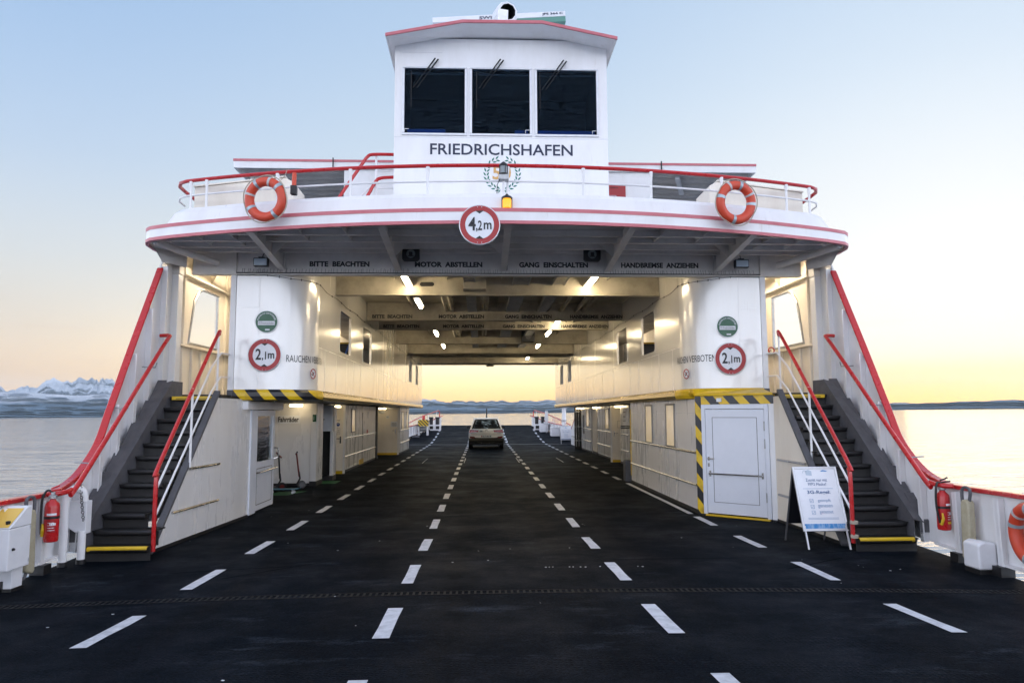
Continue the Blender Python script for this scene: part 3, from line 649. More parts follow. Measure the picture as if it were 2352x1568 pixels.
# lettering wrapped round the corner of the box walls
def along(s, off=0.004):
    P = plan(s, off, 40); L = [0]
    for a, b in zip(P[:-1], P[1:]): L.append(L[-1] + math.hypot(b[0] - a[0], b[1] - a[1]))
    return np.array(L), np.array(P)
def wrap(s, start, zc):
    L, P = along(s)
    def f(a, b):
        d = start + a if s < 0 else start - a
        return (float(np.interp(d, L, P[:, 0])), float(np.interp(d, L, P[:, 1])), zc + b)
    return f
for s in (-1, 1):
    st = 0.89 if s < 0 else 1.80
    o = text('no_smoking_lettering', 'RAUCHEN VERBOTEN', textm, None, (0, 0, 0), width=1.08, height=0.125, align='LEFT', fmap=wrap(s, st if s < 0 else 1.92, 2.80), bold=0.0)
    tag(o, 'black words RAUCHEN VERBOTEN bending round the %s deckhouse corner' % SIDE[s], 'lettering', 'no smoking lettering')
    L, P = along(s, 0.006); d = 1.47
    i = int(np.searchsorted(L, d)); x, y = float(np.interp(d, L, P[:, 0])), float(np.interp(d, L, P[:, 1]))
    tv = Vector((P[i][0] - P[i - 1][0], P[i][1] - P[i - 1][1], 0)).normalized()
    u = tv if s < 0 else -tv; v = Vector((0, 0, 1)); n = u.cross(v); c = Vector((x, y, 2.545 if s < 0 else 2.53))
    t = thing('no_smoking_sign', 'small round no smoking sticker on the curve of the %s deckhouse' % SIDE[s], 'sign', c, 'no smoking stickers')
    def disc(mb, r0, r1, dn, n_=28, c=c, u=u, v=v, n=n):
        A = [c + u * r1 * math.cos(a) + v * r1 * math.sin(a) + n * dn for a in np.linspace(0, 2 * math.pi, n_)]
        if r0 == 0: mb.add(A[:-1], [tuple(range(n_ - 1))]); return
        B = [c + u * r0 * math.cos(a) + v * r0 * math.sin(a) + n * dn for a in np.linspace(0, 2 * math.pi, n_)]
        mb.strip(A, B)
    m = MB(); disc(m, 0, .095, .003); m.build('disc', signw, t)
    m = MB(); disc(m, .075, .095, .006); q = (u + v * -1).normalized(); p_ = (u + v).normalized()
    m.plate([c + n * .006 + q * -.08 + p_ * .008, c + n * .006 + q * .08 + p_ * .008, c + n * .006 + q * .08 - p_ * .008, c + n * .006 + q * -.08 - p_ * .008], n * .001); m.build('ring', signr, t)
    m = MB(); e = n * .005
    m.plate([c + e + p_ * -.05 + q * .010, c + e + p_ * .05 + q * .010, c + e + p_ * .05 - q * .010, c + e + p_ * -.05 - q * .010], n * .0005)
    m.tube([c + e + p_ * -.045 + q * -.02, c + e + p_ * -.03 + q * -.035, c + e + p_ * -.045 + q * -.045], .003, 5); m.build('cigarette', textm, t)

# ------------------------------------------------------------------ round signs
def ring_disc(mb, c, r0, r1, y, n=56):
    A = [(c[0] + r1 * math.cos(a), y, c[1] + r1 * math.sin(a)) for a in np.linspace(0, 2 * math.pi, n + 1)]
    if r0 <= 0: mb.add(A[:-1], [tuple(range(n))]); return
    mb.strip(A, [(c[0] + r0 * math.cos(a), y, c[1] + r0 * math.sin(a)) for a in np.linspace(0, 2 * math.pi, n + 1)])
def height_sign(label, big, small, x, y, z, r=0.293, tilt=0):
    t = thing('height_limit_sign', label, 'sign', (x, y, z), 'round height limit signs')
    MB().lathe([(r - .008, 0), (r, .004), (r, .018), (r - .008, .022)], (x, y, z), 'y', 56).build('plate', alu, t, smooth=True)
    m = MB(); ring_disc(m, (x, z), 0, r * .97, y - .0025); m.build('white_face', signw, t)
    m = MB(); ring_disc(m, (x, z), r * .70, r * .955, y - .005); m.build('red_ring', signr, t)
    m = MB()
    for q in (-1, 1): m.plate([(x - .062, y - .005, z + q * r * .69), (x + .062, y - .005, z + q * r * .71), (x, y - .005, z + q * r * .55)], (0, -.001, 0))
    m.build('arrowhead', textm, t)
    m = MB()
    for q in (-1, 1):
        for dx in (-.03, .03): m.lathe([(.007, 0), (.007, -.004)], (x + dx, y - .005, z + q * r * .88), 'y', 8)
    m.build('bolts', galv, t)
    text('figure', big, textm, t, (x - .107, y - .005, z + .012), height=.195, width=.098 if big == '2' else .105, bold=.02, align='CENTER')
    text('figure', ',' + small, textm, t, (x - .008, y - .005, z - .022), height=.165, width=.085 if small != '1' else .072, bold=.018)
    text('unit', 'm', textm, t, (x + .115, y - .005, z - .018), height=.098, width=.112, bold=.018)
    return t
height_sign('round 4,2 m height limit sign on the edge of the bridge deck', '4', '2', -0.40, 9.98, 4.49)
height_sign('round 2,1 m height limit sign on the left deckhouse front', '2', '1', -4.175, 12.655, 2.85)
height_sign('round 2,1 m height limit sign on the right deckhouse front', '2', '1', 4.11, 12.655, 2.775)
def green_badge(label, x, z):
    y = 12.675; r = 0.197
    t = thing('green_sticker', label, 'sticker', (x, y, z), 'green round stickers')
    m = MB(); ring_disc(m, (x, z), 0, r, y); m.build('white_rim', signw, t)
    m = MB(); ring_disc(m, (x, z), 0, r * .955, y - .003); m.build('green_face', signg, t)
    m = MB(); m.box(x - .147, x + .147, y - .0065, y - .004, z - .06, z + .01); m.build('name_strip', signw, t)
    text('name_lettering', 'FS Friedrichshafen', textm, t, (x, y - .0075, z - .025), width=.26, height=.036)
    rr = .152
    def arc(a, b):
        th = math.pi / 2 - a / rr
        return (x + (rr + b) * math.cos(th), y - .0055, z + (rr + b) * math.sin(th))
    text('arc_lettering', 'RUßARM AUF DEM BODENSEE', signw, t, (0, 0, 0), width=.42, height=.03, fmap=arc, bold=.012)
    m = MB(); m.box(x - .02, x + .06, y - .006, y - .004, z - .155, z - .13); m.build('small_mark', signw, t)
green_badge('green round sticker above the left 2,1 m sign', -4.165, 3.44)
green_badge('green round sticker above the right 2,1 m sign', 4.08, 3.36)

# ------------------------------------------------------------------ car deck ceiling with cross beams
t = thing('car_deck_ceiling', 'grimy beige ceiling of the car deck with deep lettered cross beams', 'ceiling', (0, YF, ZC))
m = MB(); m.box(-5.74, 5.74, 12.70, YB, ZC + .005, ZC + .05); m.build('ceiling_plate', ceilp, t)
BEAMS = [(12.68, 5.48), (14.9, 3.41), (18.95, 3.41), (21.1, 3.41), (25.4, 3.41), (29.5, 3.41), (31.5, 3.41), (35.3, 3.41), (YB, 3.41)]
WORDS = [('BITTE  BEACHTEN', -2.907, 1.06), ('MOTOR  ABSTELLEN', -.964, 1.21), ('GANG  EINSCHALTEN', .93, 1.25), ('HANDBREMSE  ANZIEHEN', 2.87, 1.42)]
for i, (y, w) in enumerate(BEAMS):
    m = MB(); m.box(-w, w, y, y + .02, 4.30, ZC); m.box(-w, w, y - .05, y + .12, 4.28, 4.30)
    if i: 
        m.tube([(-w + .1, y - .06, 4.285), (w - .1, y - .06, 4.285)], .012, 6)
    b = m.build('beam', greyp if i == 0 else ceilp, t)
    if i in (0, 2, 3):
        for wd, x, ww in WORDS: text('lettering', wd, textm, b, (x * (1 if i == 0 else .945), y - .002, 4.478 if i == 0 else 4.385), width=ww, height=.098, bold=.045)
    if i == 0:
        m = MB()
        for xv in (-4.72, -3.87, -1.83, .02, 1.9, 3.87, 4.72): m.box(xv - .012, xv + .012, y - .05, y, 4.30, 4.70)
        m.build('web_stiffener', greyp, b)
        m = MB(); m.tube([(-4.7, y - .055, 4.305), (4.7, y - .055, 4.305)], .01, 5)
        x = -4.6
        while x < 4.6: m.tube([(x, y - .052, 4.30), (x + random.uniform(-.01, .01), y - .012, 4.37 + random.uniform(0, .03))], .0028, 4, cap=False); x += random.uniform(.03, .07)
        m.build('net_ties', black, b)
for x in (-2.2, -1.1, 0.05, 1.2, 2.3):
    m = MB(); m.box(x - .008, x + .008, 12.75, YB, 4.62, ZC + .004); m.build('stringer', ceilp, t)
# pipes and cable trays under the ceiling
for i, (x, y0, y1, r, z) in enumerate(((-1.3, 14.95, 25.3, .045, 4.55), (-1.15, 14.95, 25.3, .045, 4.55), (-.35, 14.95, 25.3, .04, 4.58), (-.24, 14.95, 25.3, .04, 4.58), (1.75, 14.95, 21, .05, 4.55), (2.15, 14.95, 22, .05, 4.55), (2.35, 14.95, 22, .05, 4.55))):
    tag(MB().cyl((x, y0, z), (x, y1, z), r, 10).build('ceiling_pipe', ceilp, smooth=True), 'grimy pipe under the car deck ceiling, number %d from the left side' % (i + 1), 'pipe', 'pipes under the ceiling')
    bpy.data.objects
for i, (x, w) in enumerate(((-.62, .22), (.45, .34), (1.25, .26))):
    m = MB()
    for xx in (x - w / 2, x + w / 2): m.box(xx - .008, xx + .008, 12.9, 30, 4.50, 4.56)
    y = 13
    while y < 30: m.box(x - w / 2 + .008, x + w / 2 - .008, y, y + .03, 4.505, 4.52); y += .16
    tag(m.build('cable_tray', galv), ('narrow ladder cable tray left of the ceiling middle', 'wide ladder cable tray in the ceiling middle', 'ladder cable tray right of the ceiling middle')[i], 'cable tray', 'cable trays')
m = MB(); m.box(-.75, -.28, 14.55, 14.86, 4.36, 4.74); tag(m.build('duct_box', ceilp, bevel=.01), 'square sheet metal duct box under the ceiling behind the first beam', 'duct')
m = MB(); m.lathe([(.19, 0), (.19, .05), (.15, .12), (.05, .15)], (.05, YB - .6, 4.28 - .12), 'z', 20); tag(m.build('ceiling_vent', ceilp, smooth=True), 'round vent hanging in the middle of the farthest beam', 'vent')
m = MB(); m.torus((-1.35, 14.885, 4.46), .0, .001, 'y', 6, 4); 
tag(MB().prism([(-1.52 + .05 * math.cos(a) - (.1 if math.cos(a) < 0 else -.1), 4.52 + .045 * math.sin(a)) for a in np.linspace(0, 2 * math.pi, 25)[:-1]], 'y', 14.89, 14.897).build('beam_slot', black), 'dark oval slot cut in the second ceiling beam', 'slot')
m = MB(); m.box(1.05, 1.5, 25.0, 25.3, 4.33, 4.7); sp = thing('ceiling_loudspeaker', 'dark box loudspeaker under the ceiling far inside', 'loudspeaker', (1.27, 25.1, 4.5)); m.build('housing', blackp, sp); MB().lathe([(.1, 0), (.06, .02)], (1.27, 24.98, 4.5), 'y', 16).build('cone', mgrey, sp)
# ceiling lights
pt = None
LIGHTS = [(-1.88, 14.2, 'first lit tube light on the left, nearest to the beam with big letters'), (1.85, 14.2, 'first lit tube light on the right, nearest to the beam with big letters'),
          (-1.88, 17.1, 'second lit tube light on the left, before the lettered inner beams'), (1.85, 20.4, 'lit tube light on the right between the two inner lettered beams'),
          (-1.88, 23.6, 'lit tube light on the left at mid length of the ceiling'), (1.85, 23.6, 'lit tube light on the right at mid length of the ceiling'),
          (-1.88, 28.0, 'small far tube light on the left, third from the opening'), (1.85, 28.0, 'small far tube light on the right, third from the opening'),
          (-1.88, 32.6, 'farthest lit tube light on the left, near the opening'), (1.85, 34.4, 'farthest lit tube light on the right, near the opening')]
def ceiling_light():
    t = thing('ceiling_light', '', 'ceiling light')
    MB().box(-.075, .075, -.68, .68, .03, .07).build('housing', plastic, t, bevel=.012)
    MB().box(-.036, .036, -.62, .62, -.03, .029).build('diffuser', tube_on, t, bevel=.015)
    m = MB(); m.cyl((0, -.5, .07), (0, -.5, .30), .012, 6); m.cyl((0, .5, .07), (0, .5, .30), .012, 6); m.build('hanger', galv, t)
    return t
for i, (x, y, lab) in enumerate(LIGHTS):
    if i == 0: pt = ceiling_light(); o = pt; o.location = (x, y, 4.44)
    else: o = dup(pt, (x, y, 4.44))
    o['label'] = lab; o['group'] = 'lit tube lights under the ceiling'

# ------------------------------------------------------------------ bridge deck overhang
def arc_plan(y0, xe, k=0.036, off=0.0):
    """front edge of the bridge deck from centre to the right tip, then aft"""
    pts = [(x, y0 + off + k * x * x) for x in np.linspace(0, 5.25, 22)]
    tail = [(5.47, y0 + 1.09), (5.65, y0 + 1.18), (5.77, y0 + 1.31), (5.86, y0 + 1.52), (5.90, y0 + 1.85), (5.90, 12.7)]
    pts += [(x - off * .9, y + off * (1 if i < 4 else .3)) for i, (x, y) in enumerate(tail)]
    pts = [(x * xe / 5.87, y) for x, y in pts]
    return [(-x, y) for x, y in pts[::-1]][:-1] + pts
t = thing('bridge_deck', 'curved white bridge deck overhang with faded red stripes above the car deck entrance', 'bridge deck', (0, 10.2, 4.57))
F = arc_plan(10.2, 5.87); Fi = arc_plan(10.2, 5.87, off=.04)
def band(z0, z1, proud, name, mm, P=None, bev=0):
    A = arc_plan(10.2 - proud, 5.87 + proud); m = MB()
    m.solid([(x, y, z0) for x, y in A], [(x, y, z1) for x, y in A], [(x, y, z1) for x, y in Fi], [(x, y, z0) for x, y in Fi]); m.build(name, mm, t, smooth=True)
band(4.57, 4.80, 0.0, 'fascia', white)
band(4.748, 4.803, .006, 'red_stripe', pink); band(4.568, 4.616, .006, 'red_stripe', pink)
m = MB(); A = arc_plan(10.2, 5.87, off=.03)
m.add([(x, y, 4.785) for x, y in A], [tuple(range(len(A)))]); m.build('deck_plate', white, t)
m = MB(); m.add([(x, y, 4.725) for x, y in A], [tuple(range(len(A)))]); m.build('underside', greyp, t)
BW = [(x, 10.32 + .036 * x * x) for x in np.linspace(0, 5.0, 20)] + [(5.22, 11.35), (5.36, 11.58), (5.42, 11.9), (5.43, 14.5)]
BW = [(-x, y) for x, y in BW[::-1]][:-1] + BW
def inset(P, d, zt):
    return [(x * (1 - d / 5.3), y + d * (.6 if abs(x) < 5 else .2), zt) for x, y in P]
def bwz(x): return 5.0 - max(0, abs(x) - 4.9) * .06
m = MB(); lo = [(x * 1.03, y - .05, 4.79) for x, y in BW]; mi_ = [(x * 1.008, y - .01, 5.0) for x, y in BW]; hi = inset(BW, .05, 5.065); bk = inset(BW, .12, 5.055); bb = inset(BW, .12, 4.79)
for a, b in ((lo, mi_), (mi_, hi), (hi, bk), (bk, bb)): m.strip(a, b)
m.build('bulwark', white, t, smooth=True)
def fy(x): return 10.2 + .036 * x * x
for x in (-3.9, -1.86, .02, 1.9, 3.9):          # deep brackets under the overhang
    m = MB(); y0 = fy(x) + .06
    m.plate([(x - .01, y0, 4.58), (x - .01, 12.67, 4.36), (x - .01, 12.67, 4.72), (x - .01, y0, 4.72)], (.02, 0, 0))
    m.plate([(x - .055, y0, 4.57), (x + .055, y0, 4.57), (x + .055, 12.67, 4.35), (x - .055, 12.67, 4.35)], (0, 0, .012)); b = m.build('bracket', greyp, t)
    m = MB(); sg = 1 if x <= 0 else -1
    m.plate([(x + sg * .02, 11.9, 4.44), (x + sg * .30, 11.9, 4.715), (x + sg * .02, 11.9, 4.715)], (0, .015, 0)); m.build('gusset', greyp, b)
for i, y in enumerate((11.15, 11.6, 12.05, 12.4)):
    w = math.sqrt(max(.1, (y - 10.28) / .036)); w = min(w, 5.6)
    m = MB(); m.box(-w, w, y, y + .012, 4.63, 4.722); m.box(-w, w, y - .03, y + .04, 4.62, 4.63); m.build('stiffener', greyp, t)
for x in (-4.9, -4.35, -3.2, -2.5, 2.5, 3.2, 4.35, 4.9):
    m = MB(); y0 = fy(x) + .05; m.box(x - .008, x + .008, y0, 11.6 if abs(x) < 4 else 12.0, 4.64, 4.722); m.build('web', greyp, t)
for s in (-1, 1):
    m = MB(); m.tube([(s * 5.62, 11.5, 4.60), (s * 5.45, 11.9, 4.55), (s * 5.0, 12.55, 4.46)], .06, 10)
    tag(m.build('drain_pipe', greyp, smooth=True), 'slanting drain pipe under the %s end of the bridge deck' % SIDE[s], 'pipe', 'drain pipes')
# railing on the overhang
def rail_path(z, y0=10.45, k=.034, xe=5.08):
    h = [(x, y0 + k * x * x, z) for x in np.linspace(0, xe, 18)]
    h += [(5.22, y0 + k * 25.8 + .10, z), (5.31, y0 + k * 25.8 + .28, z - .005), (5.31, y0 + k * 25.8 + .5, z - .02)]
    return [(-x, y, z_) for x, y, z_ in h[::-1]][:-1] + h
t = thing('bridge_railing', 'curved bridge deck railing with a red top rail and white posts', 'railing', (0, 10.4, 5.0))
pth = rail_path(5.53); pth = [(-5.31, 12.3, 5.50)] + pth + [(5.31, 12.3, 5.50)]
MB().tube(pth, .03, 8).build('top_rail', red, t, smooth=True)
MB().tube(rail_path(5.285), .015, 6).build('mid_rail', white, t, smooth=True)
for x in (-5.0, -4.72, -3.52, -2.36, -1.18, 0.02, 1.17, 2.24, 3.42, 4.60, 5.05):
    y = 10.45 + .034 * x * x
    MB().tube([(x, y, 5.02), (x, y, 5.36), (x, y - .005, 5.42), (x, y, 5.51)], [.02, .02, .022, .034], 8).build('post', white, t, smooth=True)

# lifebuoys
def lifebuoy():
    t = thing('lifebuoy', '', 'lifebuoy')
    MB().torus((0, 0, 0), .262, .07, 'y', 44, 14).build('ring', orange, t, smooth=True)
    for a in (.35, 1.75, 3.3, 4.95):
        MB().torus((0, 0, 0), .262, .0735, 'y', 5, 14, a, a + .17).build('reflective_band', reflt, t, smooth=True)
    for a in (.95, 2.5):
        MB().torus((0, 0, 0), .262, .0745, 'y', 4, 14, a, a + .13).build('white_strap', mat('strap_white', (.5, .5, .5), .6) if 'strap_white' not in MATS else MATS['strap_white'], t, smooth=True)
    m = MB(); pts = []
    for i in range(49):
        a = i / 48 * 2 * math.pi; q = .335 + .022 * abs(math.sin(2 * a))
        pts.append((q * math.cos(a), -.02, q * math.sin(a)))
    m.tube(pts[:-1], .009, 5, closed=True); m.build('grab_line', rope, t, smooth=True)
    return t
lb = lifebuoy(); lb.location = (-3.56, 10.44, 4.975); lb.rotation_euler = (R(6), R(-14), R(-14))
lb['label'] = 'orange lifebuoy hung on the bridge railing at the left'; lb['group'] = 'orange lifebuoys'
dup(lb, (3.49, 10.44, 4.985), label='orange lifebuoy hung on the bridge railing at the right', rot=(R(6), R(28), R(14)))
dup(lb, (5.31, 7.32, 0.54), label='orange lifebuoy on the bulwark, cut by the right picture edge', rot=(R(0), R(10), R(90 - 8)))
t = thing('smoke_float', 'orange light float strapped to the bridge railing beside the left lifebuoy', 'float', (-3.22, 10.6, 5.05))
MB().lathe([(.03, 0), (.035, .05), (.035, .30), (.03, .34)], (-3.2, 10.62, 5.10), 'z', 12).build('body', orange, t, smooth=True)
MB().box(-3.245, -3.155, 10.57, 10.665, 5.10, 5.24).build('holder', black, t, bevel=.01)
MB().tube([(-3.3, 10.6, 5.5), (-3.33, 10.6, 5.4), (-3.42, 10.55, 5.25)], .005, 5).build('line', rope, t)

# navigation lantern and amber light
t = thing('mast_lantern', 'black framed clear navigation lantern on the bridge railing', 'lantern', (.0, 10.35, 5.0))
MB().box(-.12, .03, 10.27, 10.42, 5.265, 5.335).build('bracket', galv, t)
MB().cyl((-.045, 10.36, 4.95), (-.045, 10.36, 5.265), .018, 8).build('post', white, t)
MB().lathe([(.06, 0), (.065, .015), (.055, .03), (.055, .14), (.06, .145)], (-.045, 10.33, 5.338), 'z', 20).build('lens', lamp_glass, t, smooth=True)
m = MB(); m.lathe([(.07, 0), (.07, .025), (.06, .03)], (-.045, 10.33, 5.336), 'z', 20); m.lathe([(.07, 0), (.06, .03), (.03, .055), (.012, .07)], (-.045, 10.33, 5.475), 'z', 20)
for k in range(4):
    a = k * math.pi / 2 + .4; m.cyl((-.045 + .066 * math.cos(a), 10.33 + .066 * math.sin(a), 5.34), (-.045 + .066 * math.cos(a), 10.33 + .066 * math.sin(a), 5.49), .006, 6)
m.build('cage', black, t)
MB().tube([(-.10, 10.30, 5.27), (-.14, 10.29, 5.18), (-.145, 10.3, 5.05)], .006, 5).build('cable', black, t)
t = thing('amber_light', 'glowing amber signal light at the middle of the bridge deck edge', 'signal light', (.0, 10.18, 4.80))
MB().lathe([(.062, 0), (.066, .02), (.066, .12), (.06, .14)], (.0, 10.22, 4.805), 'z', 20).build('lens', amber, t, smooth=True)
m = MB(); m.lathe([(.076, 0), (.07, .03), (.03, .05), (.012, .075)], (.0, 10.22, 4.945), 'z', 20)
for q in (-1, 1): m.box(q * .074 - .006, q * .074 + .006, 10.21, 10.23, 4.80, 4.97)
m.build('cap', black, t)

# floodlights, signal lamps, junction box under the overhang
def flood(x, z, label):
    t = thing('floodlight', label, 'floodlight', (x, 12.35, z), 'floodlights under the bridge deck')
    MB().box(x - .125, x + .125, 12.34, 12.44, z - .075, z + .075).build('housing', blackp, t, bevel=.012)
    MB().box(x - .108, x + .108, 12.332, 12.342, z - .058, z + .058).build('glass', mat('flood_glass', (.42, .50, .58), .15) if 'flood_glass' not in MATS else MATS['flood_glass'], t)
    m = MB(); m.box(x - .05, x + .05, 12.38, 12.44, z + .075, z + .10); m.tube([(x, 12.42, z + .09), (x + .02, 12.5, z + .2), (x + .1, 12.6, z + .28)], .008, 6); m.build('bracket', blackp, t)
flood(-4.2, 4.44, 'black framed floodlight under the left part of the bridge deck'); flood(4.27, 4.45, 'black framed floodlight under the right part of the bridge deck')
def lampbox(x, z, label):
    t = thing('signal_lamp', label, 'signal lamp', (x, 12.3, z), 'round signal lamps in black boxes')
    c = .035; w = .15; h = .125
    MB().prism([(x - w + c, z - h), (x + w - c, z - h), (x + w, z - h + c), (x + w, z + h - c), (x + w - c, z + h), (x - w + c, z + h), (x - w, z + h - c), (x - w, z - h + c)], 'y', 12.28, 12.36).build('housing', blackp, t, bevel=.008)
    MB().lathe([(.078, .0), (.074, -.008), (.07, -.004)], (x, 12.279, z), 'y', 24).build('lens', lamp_glass, t, smooth=True)
    m = MB(); m.box(x - .03, x + .03, 12.262, 12.274, z - .035, z + .03); m.box(x - .05, x + .05, 12.262, 12.272, z - .05, z - .036); m.build('bulb_shield', blackp, t)
    MB().tube([(x, 12.32, z + .12), (x, 12.4, z + .25), (x, 12.5, z + .29)], .02, 8).build('bracket', greyp, t)
lampbox(-1.604, 4.584, 'round signal lamp in a black box left of the 4,2 m sign'); lampbox(1.574, 4.59, 'round signal lamp in a black box right of the 4,2 m sign')
t = thing('junction_box', 'small grey junction box at the middle of the lettered beam', 'junction box', (.04, 12.6, 4.4))
MB().box(-.01, .09, 12.58, 12.65, 4.36, 4.46).build('box', mgrey, t, bevel=.006); MB().tube([(.04, 12.6, 4.46), (.09, 12.62, 4.6), (.06, 12.6, 4.7)], .008, 6).build('cable', black, t)

# ------------------------------------------------------------------ wheelhouse
WY = 12.8
t = thing('wheelhouse', 'white wheelhouse with three dark front windows and the ship name', 'wheelhouse', (0, WY, 4.8))
WIN = [(-1.868, -.722), (-.618, .472), (.600, 1.735)]
WIN = [(-1.852, -.735), (-.607, .470), (.617, 1.737)]
z2 = lambda x: (826.9 + x * .2734 - 1106) * 12.8 / 1640 - .37 + .0
WIN = [(z2(350), z2(873)), (z2(937), z2(1440)), (z2(1505), z2(2027))]
WZ = (6.965, 8.21)
m = MB(); hw = 1.985
m2 = MB()
xs = [-hw] + [v for w in WIN for v in w] + [hw]
for i in range(len(xs) - 1):
    if i % 2 == 1:
        m.box(xs[i], xs[i + 1], WY, WY + .05, 4.8, WZ[0]); m.box(xs[i], xs[i + 1], WY, WY + .05, WZ[1], 8.80)
    else: m.box(xs[i], xs[i + 1], WY, WY + .05, 4.8, 8.80)
m.build('front_wall', white, t)
m = MB(); m.box(-hw, -hw + .05, WY + .05, WY + 3.2, 4.8, 8.75); m.box(hw - .05, hw, WY + .05, WY + 3.2, 4.8, 8.75); m.box(-hw + .05, hw - .05, WY + 3.15, WY + 3.2, 4.8, 8.75); m.build('side_walls', white, t)
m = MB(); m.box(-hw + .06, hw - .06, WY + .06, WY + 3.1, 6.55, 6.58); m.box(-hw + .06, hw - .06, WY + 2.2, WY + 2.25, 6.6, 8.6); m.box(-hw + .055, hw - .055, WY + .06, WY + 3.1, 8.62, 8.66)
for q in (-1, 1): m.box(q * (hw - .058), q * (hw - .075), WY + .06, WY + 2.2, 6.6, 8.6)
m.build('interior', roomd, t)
m = MB(); m.box(-1.75, -1.05, WY + .08, WY + .25, 6.6, 7.075); m.box(.25, .5, WY + .08, WY + .25, 6.6, 7.07); m.box(.62, 1.75, WY + .08, WY + .25, 6.6, 7.07); m.build('console', blue, t)
for i, (a, b) in enumerate(WIN):
    fr = MB(); o = .042
    fr.box(a - o, b + o, WY - .025, WY + .012, WZ[0] - o, WZ[0]); fr.box(a - o, b + o, WY - .025, WY + .012, WZ[1], WZ[1] + o * .7); fr.box(a - o, a, WY - .025, WY + .012, WZ[0], WZ[1]); fr.box(b, b + o, WY - .025, WY + .012, WZ[0], WZ[1])
    f = fr.build('window', alu, t, bevel=.006)
    MB().box(a, b, WY + .01, WY + .016, WZ[0], WZ[1]).build('pane', glass_dark, f)
    MB().box(a + .01, b - .01, WY + .03, WY + .045, WZ[1] - .1, WZ[1] - .075).build('blind_rail', mgrey, f)
    m = MB(); bx = b if i else a + .085; m.box(bx - .085, bx - .004, WY - .004, WY + .004, WZ[0] + .075, WZ[0] + .085); m.box(bx - .085, bx - .076, WY - .004, WY + .004, WZ[0] + .02, WZ[0] + .085); m.build('window_catch', alu, f)
    w = thing('window_wiper', ('pair of black wiper arms parked above the left wheelhouse window', 'pair of black wiper arms parked above the middle wheelhouse window', 'pair of black wiper arms parked above the right wheelhouse window')[i], 'wiper', (a + .5, WY - .05, 8.3), 'wheelhouse window wipers')
    ax = a + (.57, .53, .50)[i]
    for q, dx in enumerate((0, .055)):
        m = MB(); m.tube([(ax + dx, WY - .06, 8.385 - .02 * q), (ax + dx - .16, WY - .055, 8.16 - .015 * q)], [.016, .012], 6); m.tube([(ax + dx - .15, WY - .055, 8.175 - .015 * q), (ax + dx - .41 + dx * .3, WY - .035, 7.82)], .007, 5); m.build('wiper_arm', black, w)
    MB().box(ax - .45, ax - .44, WY - .03, WY - .02, 7.45, 8.15).build('wiper_blade', black, w)
m = MB(); m.box(-1.9, -1.1, WY - .003, WY + .01, 8.52, 8.525); m.box(-1.98, 1.98, WY - .004, WY + .01, 6.885, 6.893); m.build('front_seam', alu, t)
text('name_lettering', 'FRIEDRICHSHAFEN', navy, t, (0, WY - .002, 6.665), width=2.64, height=.214, bold=.014)
# roof with forward visor: outline over the width as a shallow three-sided crown
RP = [(-2.1, 8.565), (-.72, 8.845), (.73, 8.855), (2.1, 8.575)]
RT = [(x, z + .035) for x, z in RP]
m = MB(); n = len(RP)
yf, yw, yb = 12.3, WY, WY + 3.35
fr_lo = [(x, yf, z) for x, z in RP]; fr_hi = [(x, yf, z + .01) for x, z in RT]; bk_lo = [(x, yb, z) for x, z in RP]; bk_hi = [(x, yb, z + .01) for x, z in RT]
wl_lo = [(-1.985, yw, 8.76), (-.74, yw, 8.83), (.76, yw, 8.835), (1.985, yw, 8.775)]
m.strip(fr_lo, wl_lo); m.strip(fr_hi, bk_hi); m.strip(fr_lo, fr_hi); m.strip(wl_lo, [(x, yb, z) for x, y, z in wl_lo]); m.strip(bk_lo, bk_hi)
for i in (0, 3):
    m.add([fr_lo[i], fr_hi[i], bk_hi[i], bk_lo[i]], [(0, 1, 2, 3)]); m.add([fr_lo[i], wl_lo[i], (wl_lo[i][0], yb, wl_lo[i][2]), bk_lo[i]], [(0, 1, 2, 3)])
m.build('roof', white, t)
m = MB(); m.solid([(x, yf - .012, z - .004) for x, z in RP], [(x, yf - .012, z + .014) for x, z in RT], [(x, yf + .02, z + .014) for x, z in RT], [(x, yf + .02, z - .004) for x, z in RP]); m.build('red_roof_edge', pink, t)
# laurel wreath with 50
WC = (.01, 6.20); wr = .305
m = MB()
def leaf(mb, cx, cz, ang, ln=.085, wd=.032):
    u = (math.cos(ang), math.sin(ang)); v = (-u[1], u[0])
    pts = [(cx + u[0] * ln * (a - .5) + v[0] * wd * b, WY - .004, cz + u[1] * ln * (a - .5) + v[1] * wd * b) for a, b in ((0, 0), (.25, .42), (.55, .5), (1, 0), (.55, -.42), (.25, -.38))]
    mb.add(pts, [tuple(range(6))])
for s in (-1, 1):
    m = MB()
    for k in range(11):
        a = -math.pi / 2 + s * (.30 + k * .255)
        for rr, da in ((wr * 1.07, .55), (wr * .87, -.5)):
            leaf(m, WC[0] + rr * math.cos(a), WC[1] + rr * math.sin(a), a + s * (math.pi / 2 - da))
    leaf(m, WC[0] + s * .06, WC[1] - .33, -math.pi / 2 + s * .6, .09, .02); m.build('laurel_branch', green, t)

text('anniversary_figure', '50', gold, t, (.0, WY - .004, WC[1] + .03), width=.34, height=.27, bold=.02)
